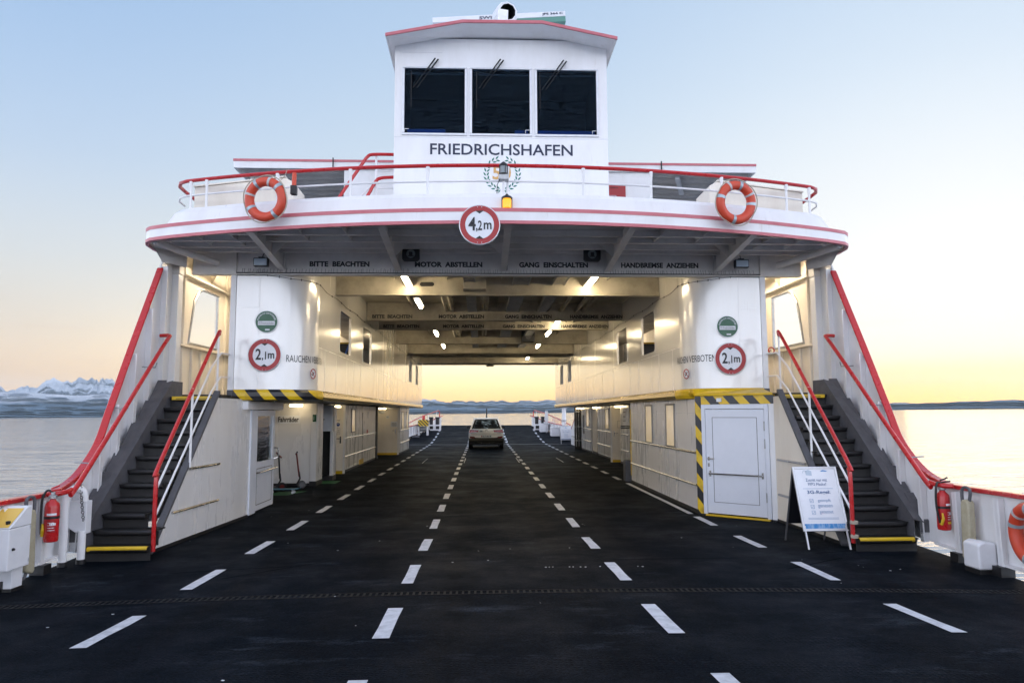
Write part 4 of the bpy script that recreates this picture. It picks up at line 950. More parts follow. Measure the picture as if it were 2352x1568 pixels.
# radar bar and searchlight on the roof
t = thing('radar', 'white radar scanner bar with blue lettering on the wheelhouse roof', 'radar', (0, 14.2, 8.9))
k = 14.0 / 1640
rx_ = lambda px: (px - 1106) * k - .37
m = MB(); Mr = Matrix.Translation((.0, 14.0, 9.89)) @ Matrix.Rotation(R(-4.2), 4, 'Y')
m.box(-1.38, 1.36, -.08, .08, -.04, .075, M=Mr); m.build('scanner_bar', plastic, t, bevel=.012)
m = MB(); m.box(.3, 1.355, -.075, .07, -.15, -.041, M=Mr); m.build('green_underside', mat('radar_green', (.10, .26, .21), .4), t)
ur = Mr.to_3x3() @ Vector((1, 0, 0)); vr = Mr.to_3x3() @ Vector((0, 0, 1)); p0 = Mr @ Vector((0, -.0835, .018))
text('lettering', 'JFS 364 C', navy, t, p0 + ur * 1.09, u=ur, v=vr, width=.43, height=.06, bold=.025)
text('lettering', 'SWISS', navy, t, p0 + ur * -.22 + vr * -.01, u=ur, v=vr, width=.40, height=.065, bold=.025)
MB().cyl((.0, 14.0, 8.85), (.0, 14.0, 9.84), .12, 14).build('pedestal', plastic, t)
t = thing('searchlight', 'white drum searchlight with dark opening on the wheelhouse roof', 'searchlight', (.1, 12.9, 8.9))
Ms = Matrix.Translation((.09, 12.75, 9.28)) @ Matrix.Rotation(R(14), 4, 'Z') @ Matrix.Rotation(R(8), 4, 'X')
m = MB(); n = 10
def oct_(r, y): return [Ms @ Vector((r * math.cos(2 * math.pi * k / n + .3), y, r * math.sin(2 * math.pi * k / n + .3))) for k in range(n)]
a = oct_(.17, -.12); b = oct_(.215, -.05); c = oct_(.215, .25); d = oct_(.15, .34); e = oct_(.15, -.12)
for A, B in ((e, a), (a, b), (b, c), (c, d)): m.strip(A + A[:1], B + B[:1])
m.add(d, [tuple(range(n))]); m.build('drum', plastic, t, bevel=.008)
m = MB(); f0 = oct_(.15, -.118); f1 = oct_(.15, .2); m.strip(f0 + f0[:1], f1 + f1[:1]); m.add(f1, [tuple(range(n))]); m.build('dark_opening', roomd, t)
m = MB(); m.box(-.20, .0, -.14, -.125, -.19, .02, M=Ms); m.build('clamp_plate', alu, t); MB().cyl((.13, 12.8, 8.84), (.13, 12.8, 9.1), .07, 12).build('foot', alu, t)

# ------------------------------------------------------------------ structures on the upper deck behind the wheelhouse front
m = MB(); m.box(-5.7, 5.7, 12.8, YB, 4.80, 4.83); tag(m.build('upper_deck', mgrey), 'grey upper deck plating behind the wheelhouse', 'deck plating')
for s in (-1, 1):
    side = SIDE[s]
    t = thing('shelter_roof', ('white shelter roof with a red edge on the upper deck, left of the wheelhouse' if s < 0 else 'white shelter roof with a red edge on the upper deck, right of the wheelhouse'), 'shelter roof', (s * 4, 16, 6.9), 'shelter roofs beside the wheelhouse')
    m = MB(); m.box(s * 1.99, s * 5.65, 15.0, 15.04, 7.04, 7.22); m.box(s * 5.61, s * 5.65, 15.04, 24, 7.04, 7.22); m.box(s * 1.99, s * 5.60, 15.04, 24, 7.17, 7.20); m.build('canopy', white, t)
    MB().box(s * 1.99, s * 5.66, 14.985, 15.045, 7.185, 7.235).build('red_edge', pink, t)
    m = MB(); m.box(s * 1.99, s * 5.60, 15.05, 23.9, 7.14, 7.165); m.build('underside', greyp, t)
    for y in np.arange(15.35, 19, .38): MB().box(s * 3.35, s * 5.58, y, y + .02, 7.07, 7.138).build('rafter', greyp, t)
    for x in (5.4,): 
        for y in (15.5, 22): MB().cyl((s * x, y, 4.83), (s * x, y, 7.1), .05, 10).build('post', greyp, t)
    m = MB(); x0 = 3.55; m.cyl((s * (x0), 14.975, 7.27), (s * x0, 14.975, 7.03), .014, 6); m.build('rod', black, t)
    t = thing('deck_cabin', ('white cabin block left of the wheelhouse behind the ladder rails' if s < 0 else 'white cabin block right of the wheelhouse with a red panel'), 'cabin', (s * 2.6, 17, 4.83), 'cabin blocks on the upper deck')
    MB().box(s * 1.99, s * 3.33, 15.06, 22.5, 4.83, 7.13).build('cabin_wall', white, t, bevel=.02)
    t = thing('locker', ('cream locker behind the bridge railing at the left end' if s < 0 else 'cream locker with a chamfered corner at the right end of the bridge railing'), 'locker', (s * 4.2, 11.9, 4.8), 'cream lockers behind the bridge railing')
    m = MB(); m.prism([(s * 5.05, 4.80), (s * 5.05, 5.50), (s * 3.60, 5.68), (s * 3.46, 5.61), (s * 3.44, 4.80)], 'y', 11.55, 12.3); m.build('box', cream, t, bevel=.012)
    MB().prism([(s * 5.06, 5.503), (s * 5.06, 5.525), (s * 3.59, 5.708), (s * 3.59, 5.686)], 'y', 11.53, 12.32).build('lid', cream, t)
t = thing('red_panel', 'red notice panel on the cabin right of the wheelhouse', 'panel', (2.57, 15.04, 6.2))
MB().box(2.38, 2.76, 15.02, 15.055, 6.0, 6.75).build('panel', signr, t)
m = MB()
for k in range(6): m.box(2.41 + k * .032, 2.428 + k * .032, 15.012, 15.018, 6.67, 6.688)
m.build('dots', textm, t)
m = MB()
for q in ((2.39, 2.55, 6.50, 6.508), (2.39, 2.55, 6.40, 6.408), (2.39, 2.398, 6.408, 6.50), (2.542, 2.55, 6.408, 6.50), (2.46, 2.468, 6.42, 6.48)): m.box(q[0], q[1], 15.012, 15.018, q[2], q[3])
m.build('outline', signw, t)
m = MB(); tt = thing('fluorescent_lamp', 'slim unlit lamp tube slanting under the right shelter roof', 'lamp', (4, 18, 7)); MB().box(-.05, .05, -.6, .6, 6.98, 7.05, M=Matrix.Translation((4.2, 15.9, 0)) @ Matrix.Rotation(R(-20), 4, 'Z')).build('housing', plastic, tt)
# stair handrails to the left of the wheelhouse
t = thing('ladder_rail', 'red handrails of a ladder rising between cabin and wheelhouse at the left', 'handrail', (-2.4, 14, 4.83))
MB().tube(catmull([(-3.35, 13.0, 5.2), (-3.0, 13.0, 5.8), (-2.585, 13.0, 6.45), (-2.50, 13.0, 6.57), (-2.40, 13.0, 6.62), (-2.0, 13.0, 6.625)], 5), .032, 8).build('upper_rail', red, t, smooth=True)
MB().tube(catmull([(-2.85, 13.0, 5.2), (-2.48, 13.0, 5.84), (-2.34, 13.0, 6.10), (-2.24, 13.0, 6.17), (-2.0, 13.0, 6.19)], 5), .032, 8).build('lower_rail', red, t, smooth=True)
m = MB(); m.cyl((-2.34, 13.05, 4.83), (-2.34, 13.05, 6.6), .022, 8)
for z in (6.33, 6.0, 5.7): m.cyl((-2.34, 13.05, z), (-2.0, 13.05, z), .014, 6)
m.cyl((-2.75, 13.05, 5.7), (-2.36, 13.05, 6.1), .014, 6); m.build('white_rails', white, t)

# ------------------------------------------------------------------ stairs from the deck to the landings
NR, RISE, Y0, GO = 12, 0.175, 9.30, 0.21
for s in (-1, 1):
    side = SIDE[s]; xo = 5.33
    px_ = (lambda y: 4.57) if s > 0 else (lambda y: 4.72 - (y - 9.8) * .055)
    xin = lambda y: (px_(max(y, 9.75)) + .03) if y > 9.62 else 4.52
    t = thing('staircase', ('dark staircase with rubber treads rising beside the left bulwark' if s < 0 else 'dark staircase with rubber treads rising beside the right bulwark behind the 3G sign'), 'staircase', (s * 5, Y0, 0), 'staircases up to the landings')
    m = MB()
    for k in range(NR):
        y = Y0 + GO * k; z = RISE * (k + 1)
        xi = xin(y); m.box(s * xi, s * xo, y + .045, y + .06, RISE * k - .02 * (k > 0), z - .018)
    m.build('risers', dgrey, t)
    for k in range(NR):
        y = Y0 + GO * k; z = RISE * (k + 1); first = k in (0, NR - 1); xi = xin(y)
        m = MB(); m.box(s * (xi + .01), s * (xo - .0), y + .0, y + (GO + .06 if k < NR - 1 else .3), z - .016, z)
        m.tube([(s * (xi + .01), y, z - .03), (s * (xo - .12), y, z - .03), (s * (xo - .02), y + .05, z - .03)], .036, 10)
        tr = m.build('tread', black, t, smooth=True)
        if first:
            n = MB(); n.cyl((s * (xi + .012), y - .006, z - .016), (s * (xo - .07), y - .006, z - .016), .031, 10)
            if k: n = MB(); n.box(s * (xi + .01), s * (xo - .05), y - .034, y - .026, z - .05, z + .004)
            n.build('yellow_nosing', yellow, tr, smooth=True)
    # outer stringer: broad dark skirt towards the bulwark, stepped at the frames
    sl = RISE / GO
    def nz(y): return RISE + (y - Y0) * sl
    m = MB(); m.plate([(s * 5.335, 9.40, 0.0), (s * 5.335, 9.40, .40), (s * 5.335, 11.72, nz(11.72) + .16), (s * 5.335, 12.1, nz(11.72) + .16), (s * 5.335, 12.1, 1.9), (s * 5.335, 9.5, 0)], (s * .012, 0, 0))
    m.plate([(s * 5.335, 9.40, .41), (s * 5.50, 9.40, .36), (s * 5.58, 11.72, nz(11.72) + .10), (s * 5.335, 11.72, nz(11.72) + .17)], (0, 0, -.012))
    m.build('outer_stringer', mgrey, t)
    m = MB()
    for k in range(6):
        ya = 9.42 + k * .40; yb_ = ya + .36; m.plate([(s * 5.43, ya, nz(ya) - .05), (s * 5.43, ya, nz(ya) + .10), (s * 5.46, yb_, nz(yb_) + .13), (s * 5.46, yb_, nz(yb_) - .05)], (s * .14, 0, 0))
    m.build('skirt_steps', mgrey, t)
    # inner closed side panel with a flat grey edge
    poly = [(9.80, .03), (13.1, .03), (13.1, 2.08), (11.66, 2.08)]
    MB().plate([(s * (px_(a) - .012), a, b) for a, b in poly], (s * .024, 0, 0)).build('side_panel', housep if s < 0 else cream, t)
    m = MB(); m.plate([(s * (px_(9.8) - .045), 9.76, 0), (s * (px_(9.8) + .03), 9.72, 0), (s * (px_(11.7) + .03), 11.66, 2.16), (s * (px_(11.7) - .045), 11.70, 2.16)], (0, -.03, .035)); m.build('edge_bar', mgrey, t)
    MB().plate([(s * (px_(9.8) - .018), 9.8, 0), (s * (px_(13.1) - .018), 13.1, 0), (s * (px_(13.1) - .018), 13.1, .05), (s * (px_(9.8) - .018), 9.8, .05)], (s * .03, 0, 0)).build('skirting', black, t)
    for z, y in ((1.03, 10.75), (.46, 10.28)):
        m = MB(); m.tube([(s * (px_(y) - .03), y + .02, z), (s * (px_(11.8) - .03), 11.8, z)], .02, 8); m.build('rub_rail', steel, t, smooth=True)
    MB().box(s * 4.62, s * 5.735, 11.9, 13.4, 2.05, 2.11 if True else 0).build('landing', dgrey, t)
    # inner handrail, red with white intermediate rails
    h = thing('handrail', 'red tubular handrail with white mid rails on the open side of the %s staircase' % side, 'handrail', (s * 4.56, 9.25, 0), 'stair handrails')
    top = [(s * 4.52, 9.42, .10), (s * 4.52, 9.42, .95), (s * 4.525, 9.46, 1.06), (s * 4.54, 9.58, 1.22), (s * 4.70, 11.75, 3.02), (s * 4.73, 12.0, 3.14), (s * 4.78, 12.1, 3.14)]
    pts = catmull(top, 5); MB().tube(pts, .028, 10).build('red_rail', red, h, smooth=True)
    for a, b in ((.38, 2.22), (.72, 2.62)):
        MB().tube([(s * 4.53, 9.43, a + .12), (s * 4.66, 11.55, b - .04), (s * 4.74, 12.15, b + .22), (s * 4.78, 12.66, b + .24)], .015, 6).build('mid_rail', white, h)
    MB().cyl((s * 4.62, 10.72, 1.05), (s * 4.62, 10.72, 2.2), .018, 8).build('post', white, h)
    MB().cyl((s * 4.79, 12.15, 2.1), (s * 4.79, 12.15, 3.15), .018, 8).build('post', white, h)
    # outer handrail on the bulwark
    h = thing('handrail', 'red tubular handrail along the %s bulwark above the stairs' % side, 'handrail', (s * 5.4, 10, 1), 'stair handrails')
    pts = catmull([(s * 5.43, 8.68, .90), (s * 5.34, 8.78, .90), (s * 5.31, 8.95, .925), (s * 5.31, 9.15, 1.02), (s * 5.42, 11.3, 2.72), (s * 5.44, 11.72, 3.04), (s * 5.47, 11.82, 3.10), (s * 5.62, 11.84, 3.10)], 5)
    MB().tube(pts, .03, 10).build('red_rail', red, h, smooth=True)
    for y, z in ((9.5, 1.29), (10.4, 2.0), (11.2, 2.63)):
        MB().tube([(s * 5.37, y, z - .02), (s * 5.40, y + .02, z - .09), (s * 5.60, y + .02, z - .08)], .009, 6).build('wall_bracket', galv, h)

# ------------------------------------------------------------------ lower deckhouses under the boxes: helper parts
def rub(t, s, x, y0, y1, zs=(1.06, .49)):
    for z in zs:
        m = MB(); m.tube([(s * (x - .008), y, z) for y in (y0, y1)], .026, 8); m.build('rub_rail', steel, t, smooth=True)
def slit(t, s, x, y0, y1, z0, z1, mm=None):
    m = MB()
    for a in ((y0, y0 + .04, z0, z1), (y1 - .04, y1, z0, z1), (y0 + .04, y1 - .04, z0, z0 + .04), (y0 + .04, y1 - .04, z1 - .04, z1)): m.box(s * (x - .025), s * (x + .01), *a)
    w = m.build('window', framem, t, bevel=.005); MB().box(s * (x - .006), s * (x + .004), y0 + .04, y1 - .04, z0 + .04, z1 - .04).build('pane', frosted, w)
framem = mat('window_frame_metal', (.22, .21, .20), .35, metal=.6)
frosted = mat('frosted_pane_glow', (.74, .68, .56), 0.10, var=.8, vscale=1.6, dirt=(.55, .40, .16), spec=.9, emit=(1.0, .74, .40), estr=.16)  # faint warm emission added, standing in for bright reflections on the panes
def housewall(name, label, s, x, y0, y1, slits=(), group='lower deckhouse walls', rubs=True, x1=None, skirt=True):
    t = thing(name, label, 'wall', (s * x, y0, 0), group)
    MB().box(s * x, s * (x1 or x + .05), y0, y1, .0, 2.085).build('panel', housep, t)
    if rubs: rub(t, s, x, y0 + .01, y1 - .01)
    if skirt: MB().box(s * (x - .006), s * (x + .02), y0 - .004, y1 + .004, 0, .07).build('skirting', black, t)
    m = MB(); m.tube([(s * (x - .006), y, .085) for y in (y0, y1)], .008, 5); m.build('edge_trim', alu, t)
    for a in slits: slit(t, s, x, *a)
    return t
def facing_door(label, xa, xb, y, z1=2.0, mm=cream, handle=0, sill=True):
    """a door facing the bow, between xa and xb"""
    t = thing('door', label, 'door', ((xa + xb) / 2, y, 0), 'doors in the lower deckhouses')
    m = MB(); m.box(xa, xa + .06, y - .02, y + .05, .0, 2.085); m.box(xb - .06, xb, y - .02, y + .05, .0, 2.085); m.box(xa + .06, xb - .06, y - .02, y + .05, z1, 2.085); m.build('frame', housep, t)
    MB().box(xa + .062, xb - .062, y, y + .04, .09, z1 - .004).build('leaf', mm, t, bevel=.006)
    if sill: MB().box(xa + .06, xb - .06, y - .03, y + .05, .0, .085).build('sill', yellow, t)
    hx = xb - .14 if handle >= 0 else xa + .14
    m = MB(); m.box(hx - .02, hx + .02, y - .012, y, .92, 1.13); m.cyl((hx, y - .01, 1.06), (hx, y - .06, 1.06), .011, 8); m.cyl((hx, y - .06, 1.06), (hx - .13 * (1 if handle >= 0 else -1), y - .06, 1.06), .011, 8); m.build('handle', steel, t)
    return t
def under_lamp(label, x, y):
    t = thing('bulkhead_lamp', label, 'lamp', (x, y, 2.05), 'lit lamps under the deckhouses')
    MB().box(x - .17, x + .17, y - .06, y + .06, 2.055, 2.084).build('base', plastic, t); MB().box(x - .155, x + .155, y - .05, y + .05, 2.005, 2.054).build('diffuser', tube_on2, t, bevel=.015)
under_lamp('lit lamp above the bicycle sign', -5.05, 18.3); under_lamp('lit lamp above the left crew door', -4.74, 21.6); under_lamp('lit lamp above the left WC door', -4.72, 31.6)
under_lamp('lit lamp above the right crew door', 4.62, 25.9); under_lamp('lit lamp over the middle recess of the right wall', 4.66, 31.4); under_lamp('lit lamp at the far end of the right wall', 4.55, 36.0)

# ---- left side
t = thing('door_header', 'white box header above the glazed door beside the left stairs', 'header', (-4.5, 13.8, 1.9))
MB().box(-4.60, -4.45, 12.72, 14.95, 1.90, 2.05).build('header_box', white, t, bevel=.006)
t = thing('sliding_door', 'white glazed side door with grab handle beside the left staircase', 'door', (-4.56, 14, 0))
MB().box(-4.60, -4.50, 13.1, 13.45, .03, 1.895).build('frame_post', doorw, t, bevel=.004)
m = MB(); y0, y1 = 13.47, 14.72
m.box(-4.59, -4.545, y0, y1, .04, .93); m.box(-4.59, -4.545, y0, y1, 1.78, 1.89); m.box(-4.59, -4.545, y0, y0 + .14, .93, 1.78); m.box(-4.59, -4.545, y1 - .14, y1, .93, 1.78); m.build('leaf', doorw, t, bevel=.004)
m = MB(); 
for a in ((y0 + .14, y1 - .14, .14, .152), (y0 + .14, y1 - .14, .80, .812), (y0 + .14, y0 + .152, .152, .80), (y1 - .152, y1 - .14, .152, .80)): m.box(-4.546, -4.541, *a)
m.build('panel_groove', mgrey, t)
MB().box(-4.575, -4.565, y0 + .14, y1 - .14, .93, 1.78).build('pane', glass, t)
MB().tube([(-4.54, 13.5, .74), (-4.48, 13.55, .74), (-4.48, 14.72, .76), (-4.54, 14.76, .76)], .017, 8).build('push_bar', steel, t, smooth=True)
MB().tube(catmull([(-4.54, 14.66, 1.15), (-4.46, 14.68, 1.13), (-4.45, 14.68, 1.03), (-4.46, 14.68, .96), (-4.54, 14.66, .94)], 4), .013, 8).build('handle', steel, t, smooth=True)
t = thing('recess_wall', 'shaded grey back wall of the bicycle bay behind the left door', 'wall', (-5.2, 18.65, 0), 'lower deckhouse walls')
m = MB(); m.box(-5.735, -4.74, 18.62, 18.68, 0, 2.085); m.build('panel', housep, t); MB().box(-5.735, -4.74, 18.60, 18.64, 0, .07).build('skirting', black, t)
MB().box(-4.739, -4.58, 18.58, 19.3, 0, 2.085).build('corner_column', housep, t, bevel=.01); MB().box(-4.745, -4.574, 18.57, 19.31, 0, .12).build('column_foot', black, t)
MB().box(-5.72, -5.68, 12.8, 18.6, 0, 2.085).build('inner_lining', housep, t)
MB().box(-5.68, -4.62, 14.9, 14.94, 0, 2.085).build('partition', housep, t)
t = thing('bicycle_sign', 'white sign reading Fahrräder on the bicycle bay wall', 'sign', (-5.32, 18.6, 1.68))
MB().box(-5.60, -5.02, 18.606, 18.618, 1.58, 1.78).build('plate', signw, t); text('lettering', 'Fahrräder', textm, t, (-5.31, 18.604, 1.68), width=.52, height=.135, bold=.025)
t = thing('louvre_cabinet', 'white louvred two door cabinet over a dark recess on the left', 'cabinet', (-4.7, 20.1, 1.7))
m = MB(); m.box(-5.0, -4.50, 20.08, 20.4, 1.34, 2.05); m.build('box', white, t)
for a, b in ((-4.985, -4.755), (-4.745, -4.515)):
    m = MB(); m.box(a, b, 20.06, 20.08, 1.36, 2.03)
    z = 1.40
    while z < 2.0: m.box(a + .02, b - .02, 20.048, 20.06, z, z + .014); z += .03
    m.build('louvre_door', plastic, t)
m = MB(); m.box(-4.76, -4.74, 20.03, 20.06, 1.64, 1.68); m.cyl((-4.75, 20.03, 1.66), (-4.70, 20.03, 1.665), .008, 6); m.build('latch', black, t)
m = MB(); m.box(-5.0, -4.56, 20.45, 20.5, 0, 1.335); m.box(-5.04, -5.0, 19.4, 20.5, 0, 2.085); m.build('recess_back', dgrey, t); MB().box(-4.56, -4.47, 20.1, 20.5, 0, 1.335).build('post', housep, t, bevel=.01); MB().box(-5.0, -4.46, 20.05, 20.52, 0, .13).build('plinth', black, t)
MB().box(-4.466, -4.452, 20.2, 20.44, .2, 2.0).build('side_trim', alu, t)
t = thing('safety_sign', 'small green and white safety sign on the column by the louvred cabinet', 'sign', (-4.65, 18.57, 1.7)); MB().box(-4.69, -4.60, 18.565, 18.578, 1.62, 1.80).build('plate', signg, t); MB().box(-4.665, -4.655, 18.56, 18.565, 1.66, 1.76).build('mark', signw, t)
d = facing_door('beige crew door with safety notices and yellow sill on the left', -5.1, -4.56, 22.3, handle=1)
text('lettering', 'onal', textm, d, (-4.80, 22.297, 1.62), width=.14, height=.05)
m = MB(); m.lathe([(.055, 0), (.055, .003)], (-4.78, 22.294, 1.49), 'y', 20); m.build('blue_disc', mat('sign_blue', (.01, .05, .25), .4), d); m = MB(); m.torus((-4.78, 22.292, 1.49), .025, .007, 'y', 12, 5, .2, 2.9); m.build('ear_mark', signw, d)
m = MB()
for a in ((-4.84, -4.72, 1.37, 1.375), (-4.84, -4.72, 1.19, 1.195), (-4.725, -4.72, 1.195, 1.37)): m.box(a[0], a[1], 22.293, 22.298, a[2], a[3])
m.build('notice_outline', textm, d); text('lettering', 'ng\nten', textm, d, (-4.77, 22.297, 1.28), width=.06, height=.09)
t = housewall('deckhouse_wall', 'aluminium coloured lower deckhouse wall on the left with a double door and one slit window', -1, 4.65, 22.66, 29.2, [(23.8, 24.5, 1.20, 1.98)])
m = MB()
for y in (26.0, 26.03): m.box(-4.652, -4.640, y, y + .012, .1, 1.85)
m.build('door_gap', black, t); MB().box(-4.66, -4.635, 25.4, 26.3, .05, .22).build('yellow_patch', yellow, t); MB().box(-4.655, -4.62, 27.0, 27.15, 1.10, 1.22).build('red_box', signr, t); MB().box(-4.653, -4.64, 27.2, 27.4, 1.65, 1.9).build('notice', signw, t)
MB().box(-4.648, -4.62, 25.95, 26.08, 1.07, 1.10).build('latch', black, t)
MB().box(-5.2, -4.655, 22.64, 22.70, 0, 2.08).build('return_panel', housep, t); MB().box(-5.7, -4.655, 29.14, 29.19, 0, 2.08).build('far_panel', housep, t)
t = thing('post', 'dark square post between the left double door and the WC door', 'post', (-4.72, 29.5, 0), 'dark posts'); MB().box(-4.80, -4.62, 29.3, 29.6, 0.1, 2.084).build('shaft', dgrey, t, bevel=.01); MB().box(-4.82, -4.60, 29.28, 29.62, 0, .098).build('foot', black, t)
d = facing_door('cream WC door with a small WC plate on the left', -5.05, -4.06, 32.2, handle=1)
MB().box(-4.62, -4.50, 32.188, 32.198, 1.60, 1.72).build('plate', signw, d); text('lettering', 'WC', textm, d, (-4.56, 32.186, 1.66), width=.09, height=.05, bold=.02)
m = MB(); m.box(-4.42, -4.12, 32.188, 32.198, 1.23, 1.47); m.build('notice', signw, d); m = MB()
for z in (1.40, 1.36, 1.32, 1.28): m.box(-4.38, -4.16, 32.184, 32.188, z - .006, z + .006)
m.build('notice_lines', textm, d); MB().box(-4.95, -4.7, 32.15, 32.2, 1.84, 1.92).build('door_closer', galv, d)
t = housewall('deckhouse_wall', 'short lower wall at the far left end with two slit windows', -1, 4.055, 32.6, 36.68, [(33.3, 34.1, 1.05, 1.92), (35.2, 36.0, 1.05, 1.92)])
MB().box(-5.735, -4.055, 36.62, 36.68, 0, 2.08).build('far_panel', housep, t); MB().box(-5.7, -5.66, 19.4, 36.6, 0, 2.08).build('inner_lining', housep, t)

# ---- right side
t = thing('deckhouse_block', 'aluminium coloured block on the right with two slit windows and black and yellow stripes', 'deckhouse', (3.55, 13, 0))
D0, D1 = Vector((3.50, 12.88, 0)), Vector((4.56, 11.92, 0))
MB().box(3.53, 3.58, 12.86, 18.7, 0, 2.06).build('side_panel', housep, t)
MB().prism([(3.535, 12.88), (D0.x + .03, D0.y), (D1.x, D1.y), (4.62, 12.0), (4.62, 13.2), (3.6, 13.2)], 'z', 2.09, 2.115).build('top_plate', yellow, t)
ud = (D1 - D0).normalized(); nd = Vector((ud.y, -ud.x, 0))
def dq(a0, a1, z0, z1, th=.03, off=0.0):
    p = [D0 + ud * a + nd * off for a in (a0, a1)]
    return [(p[0].x, p[0].y, z0), (p[1].x, p[1].y, z0), (p[1].x, p[1].y, z1), (p[0].x, p[0].y, z1)], -nd * th
LEN = (D1 - D0).length
m = MB(); m.plate(*dq(0.0, .12, 0.0, 2.105)); m.build('striped_post', haz_post, t)
m = MB(); m.plate(*dq(.12, LEN, 1.958, 2.105)); m.build('striped_lintel', haz_door, t)
m = MB(); m.plate(*dq(LEN - .09, LEN, 0.0, 1.96)); m.build('end_panel', white, t)
m = MB(); a_, th = dq(0, LEN, 2.06, 2.06, 0)
A = [(3.47, 13.6, 2.09), (3.475, 12.84, 2.11), tuple(D0 + nd * .04 + Vector((0, 0, 2.112))), tuple(D1 + nd * .04 + Vector((0, 0, 2.112)))]
B = [(3.43, 13.6, 2.16), (3.44, 12.80, 2.16), tuple(D0 + nd * .03 + Vector((0, 0, 2.14))), tuple(D1 + nd * .03 + Vector((0, 0, 2.14)))]
C = [(3.44, 13.6, 2.24), (3.5, 12.95, 2.245), (3.85, 12.75, 2.245), (4.60, 12.55, 2.245)]
m.strip(A, B); m.strip(B, C); m.build('yellow_ledge', yellow, t)
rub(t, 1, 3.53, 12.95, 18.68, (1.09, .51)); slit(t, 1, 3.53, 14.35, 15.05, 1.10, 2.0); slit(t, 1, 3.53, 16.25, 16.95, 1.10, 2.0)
MB().box(3.522, 3.56, 12.9, 18.72, 0, .075).build('skirting', black, t); MB().box(3.527, 3.531, 12.9, 18.6, 1.80, 1.806).build('weld_seam', alu, t)
MB().box(3.54, 5.7, 18.66, 18.7, 0, 2.06).build('rear_panel', dgrey, t)
MB().box(3.515, 3.545, 18.67, 18.715, .2, 1.9).build('yellow_edge', yellow, t)
c = D0 + ud * .47 + nd * .015
MB().box(-.045, .045, -.02, .02, 2.0, 2.065, M=Matrix.Translation((c.x, c.y, 0)) @ Matrix.Rotation(math.atan2(ud.y, ud.x), 4, 'Z')).build('small_lamp', plastic, t, bevel=.006)
t = thing('door', 'white steel door with a long grab bar under the striped lintel on the right', 'door', tuple(D0 + ud * .7), 'doors in the lower deckhouses')
def dbox(name, mm, a0, a1, z0, z1, o0, o1, bev=.004, par=None):
    m = MB(); p, th = dq(a0, a1, z0, z1, o1 - o0, o1); m.plate(p, th); return m.build(name, mm, par or t, bevel=bev)
fa, fb = .125, LEN - .095
for a, b, z0, z1 in ((fa, fa + .07, .03, 1.955), (fb - .07, fb, .03, 1.955), (fa + .07, fb - .07, 1.875, 1.955)): dbox('frame', doorw, a, b, z0, z1, -.03, .02)
lf = dbox('leaf', doorw, fa + .075, fb - .075, .05, 1.868, -.02, .012)
for a, b, z0, z1 in ((fa + .2, fa + .208, .25, 1.72), (fb - .208, fb - .2, .25, 1.72), (fa + .2, fb - .2, 1.72, 1.728), (fa + .2, fb - .2, .242, .25)): dbox('groove', mgrey, a, b, z0, z1, .01, .014, 0, lf)
def dp(a, z, o): p = D0 + ud * a + nd * o; return (p.x, p.y, z)
m = MB(); m.tube([dp(fa + .14, .74, .012), dp(fa + .14, .74, .07), dp(fb - .13, .74, .07), dp(fb - .13, .74, .012)], .014, 8)
for a in (fa + .14, fb - .13): m.tube([dp(a, .69, .014), dp(a, .79, .014)], .018, 8)
m.build('grab_bar', steel, t, smooth=True)
m = MB(); m.tube([dp(fa + .12, .97, .014), dp(fa + .12, 1.03, .014)], .016, 8); m.tube([dp(fa + .12, 1.0, .02), dp(fa + .12, 1.0, .06), dp(fa + .24, 1.0, .06)], .010, 8); m.tube([dp(fa + .12, .86, .014), dp(fa + .12, .92, .014)], .016, 8); m.build('handle', steel, t, smooth=True)
for z in (1.5, 1.2, .3): MB().tube([dp(fb - .074, z, .022), dp(fb - .074, z + .16, .022)], .011, 8).build('hinge', galv, t)
dbox('sill', yellow, fa + .05, fb - .02, 0.002, .03, -.02, .06)
dbox('kick_base', black, 0, LEN, 0.001, .025, -.03, .004)
t = thing('side_recess', 'dark equipment recess behind the striped block on the right', 'recess', (4.6, 21, 0))
MB().box(5.0, 5.05, 18.72, 24.4, 0, 2.084).build('back', dgrey, t); MB().box(3.43, 3.62, 19.0, 19.3, 0, .55).build('bin', mgrey, t, bevel=.02)
for z in (1.3, 1.36): MB().tube([(4.3, 24.0, z), (4.95, 24.0, z)], .02, 8).build('pipe', steel, t)
t = housewall('deckhouse_wall', 'narrow lower wall with vent slots beside the recess on the right', 1, 4.67, 24.4, 26.0)
for z in (1.50, 1.66, 1.82): MB().box(4.655, 4.672, 25.0, 25.4, z, z + .025).build('vent_slot', black, t)
MB().box(4.672, 5.7, 24.42, 24.46, 0, 2.08).build('return_panel', housep, t)
d = facing_door('beige crew door with yellow sill in the middle of the right wall', 4.40, 5.3, 26.5, handle=-1)
m = MB()
for a in ((4.66, 4.84, 1.50, 1.506), (4.66, 4.84, 1.26, 1.266), (4.66, 4.666, 1.266, 1.50)): m.box(a[0], a[1], 26.49, 26.498, a[2], a[3])
m.build('notice_outline', textm, d)
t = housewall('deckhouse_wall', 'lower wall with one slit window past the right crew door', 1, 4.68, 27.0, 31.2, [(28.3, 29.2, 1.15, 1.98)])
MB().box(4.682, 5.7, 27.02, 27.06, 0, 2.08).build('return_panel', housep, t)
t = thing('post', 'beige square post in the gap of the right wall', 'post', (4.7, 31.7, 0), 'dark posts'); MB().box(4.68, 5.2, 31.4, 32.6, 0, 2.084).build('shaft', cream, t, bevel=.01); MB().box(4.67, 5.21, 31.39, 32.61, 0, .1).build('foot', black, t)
t = housewall('deckhouse_wall', 'lower wall with slit window and dark vent near the far right end', 1, 4.65, 32.8, 36.0, [(33.4, 34.3, 1.15, 1.98)])
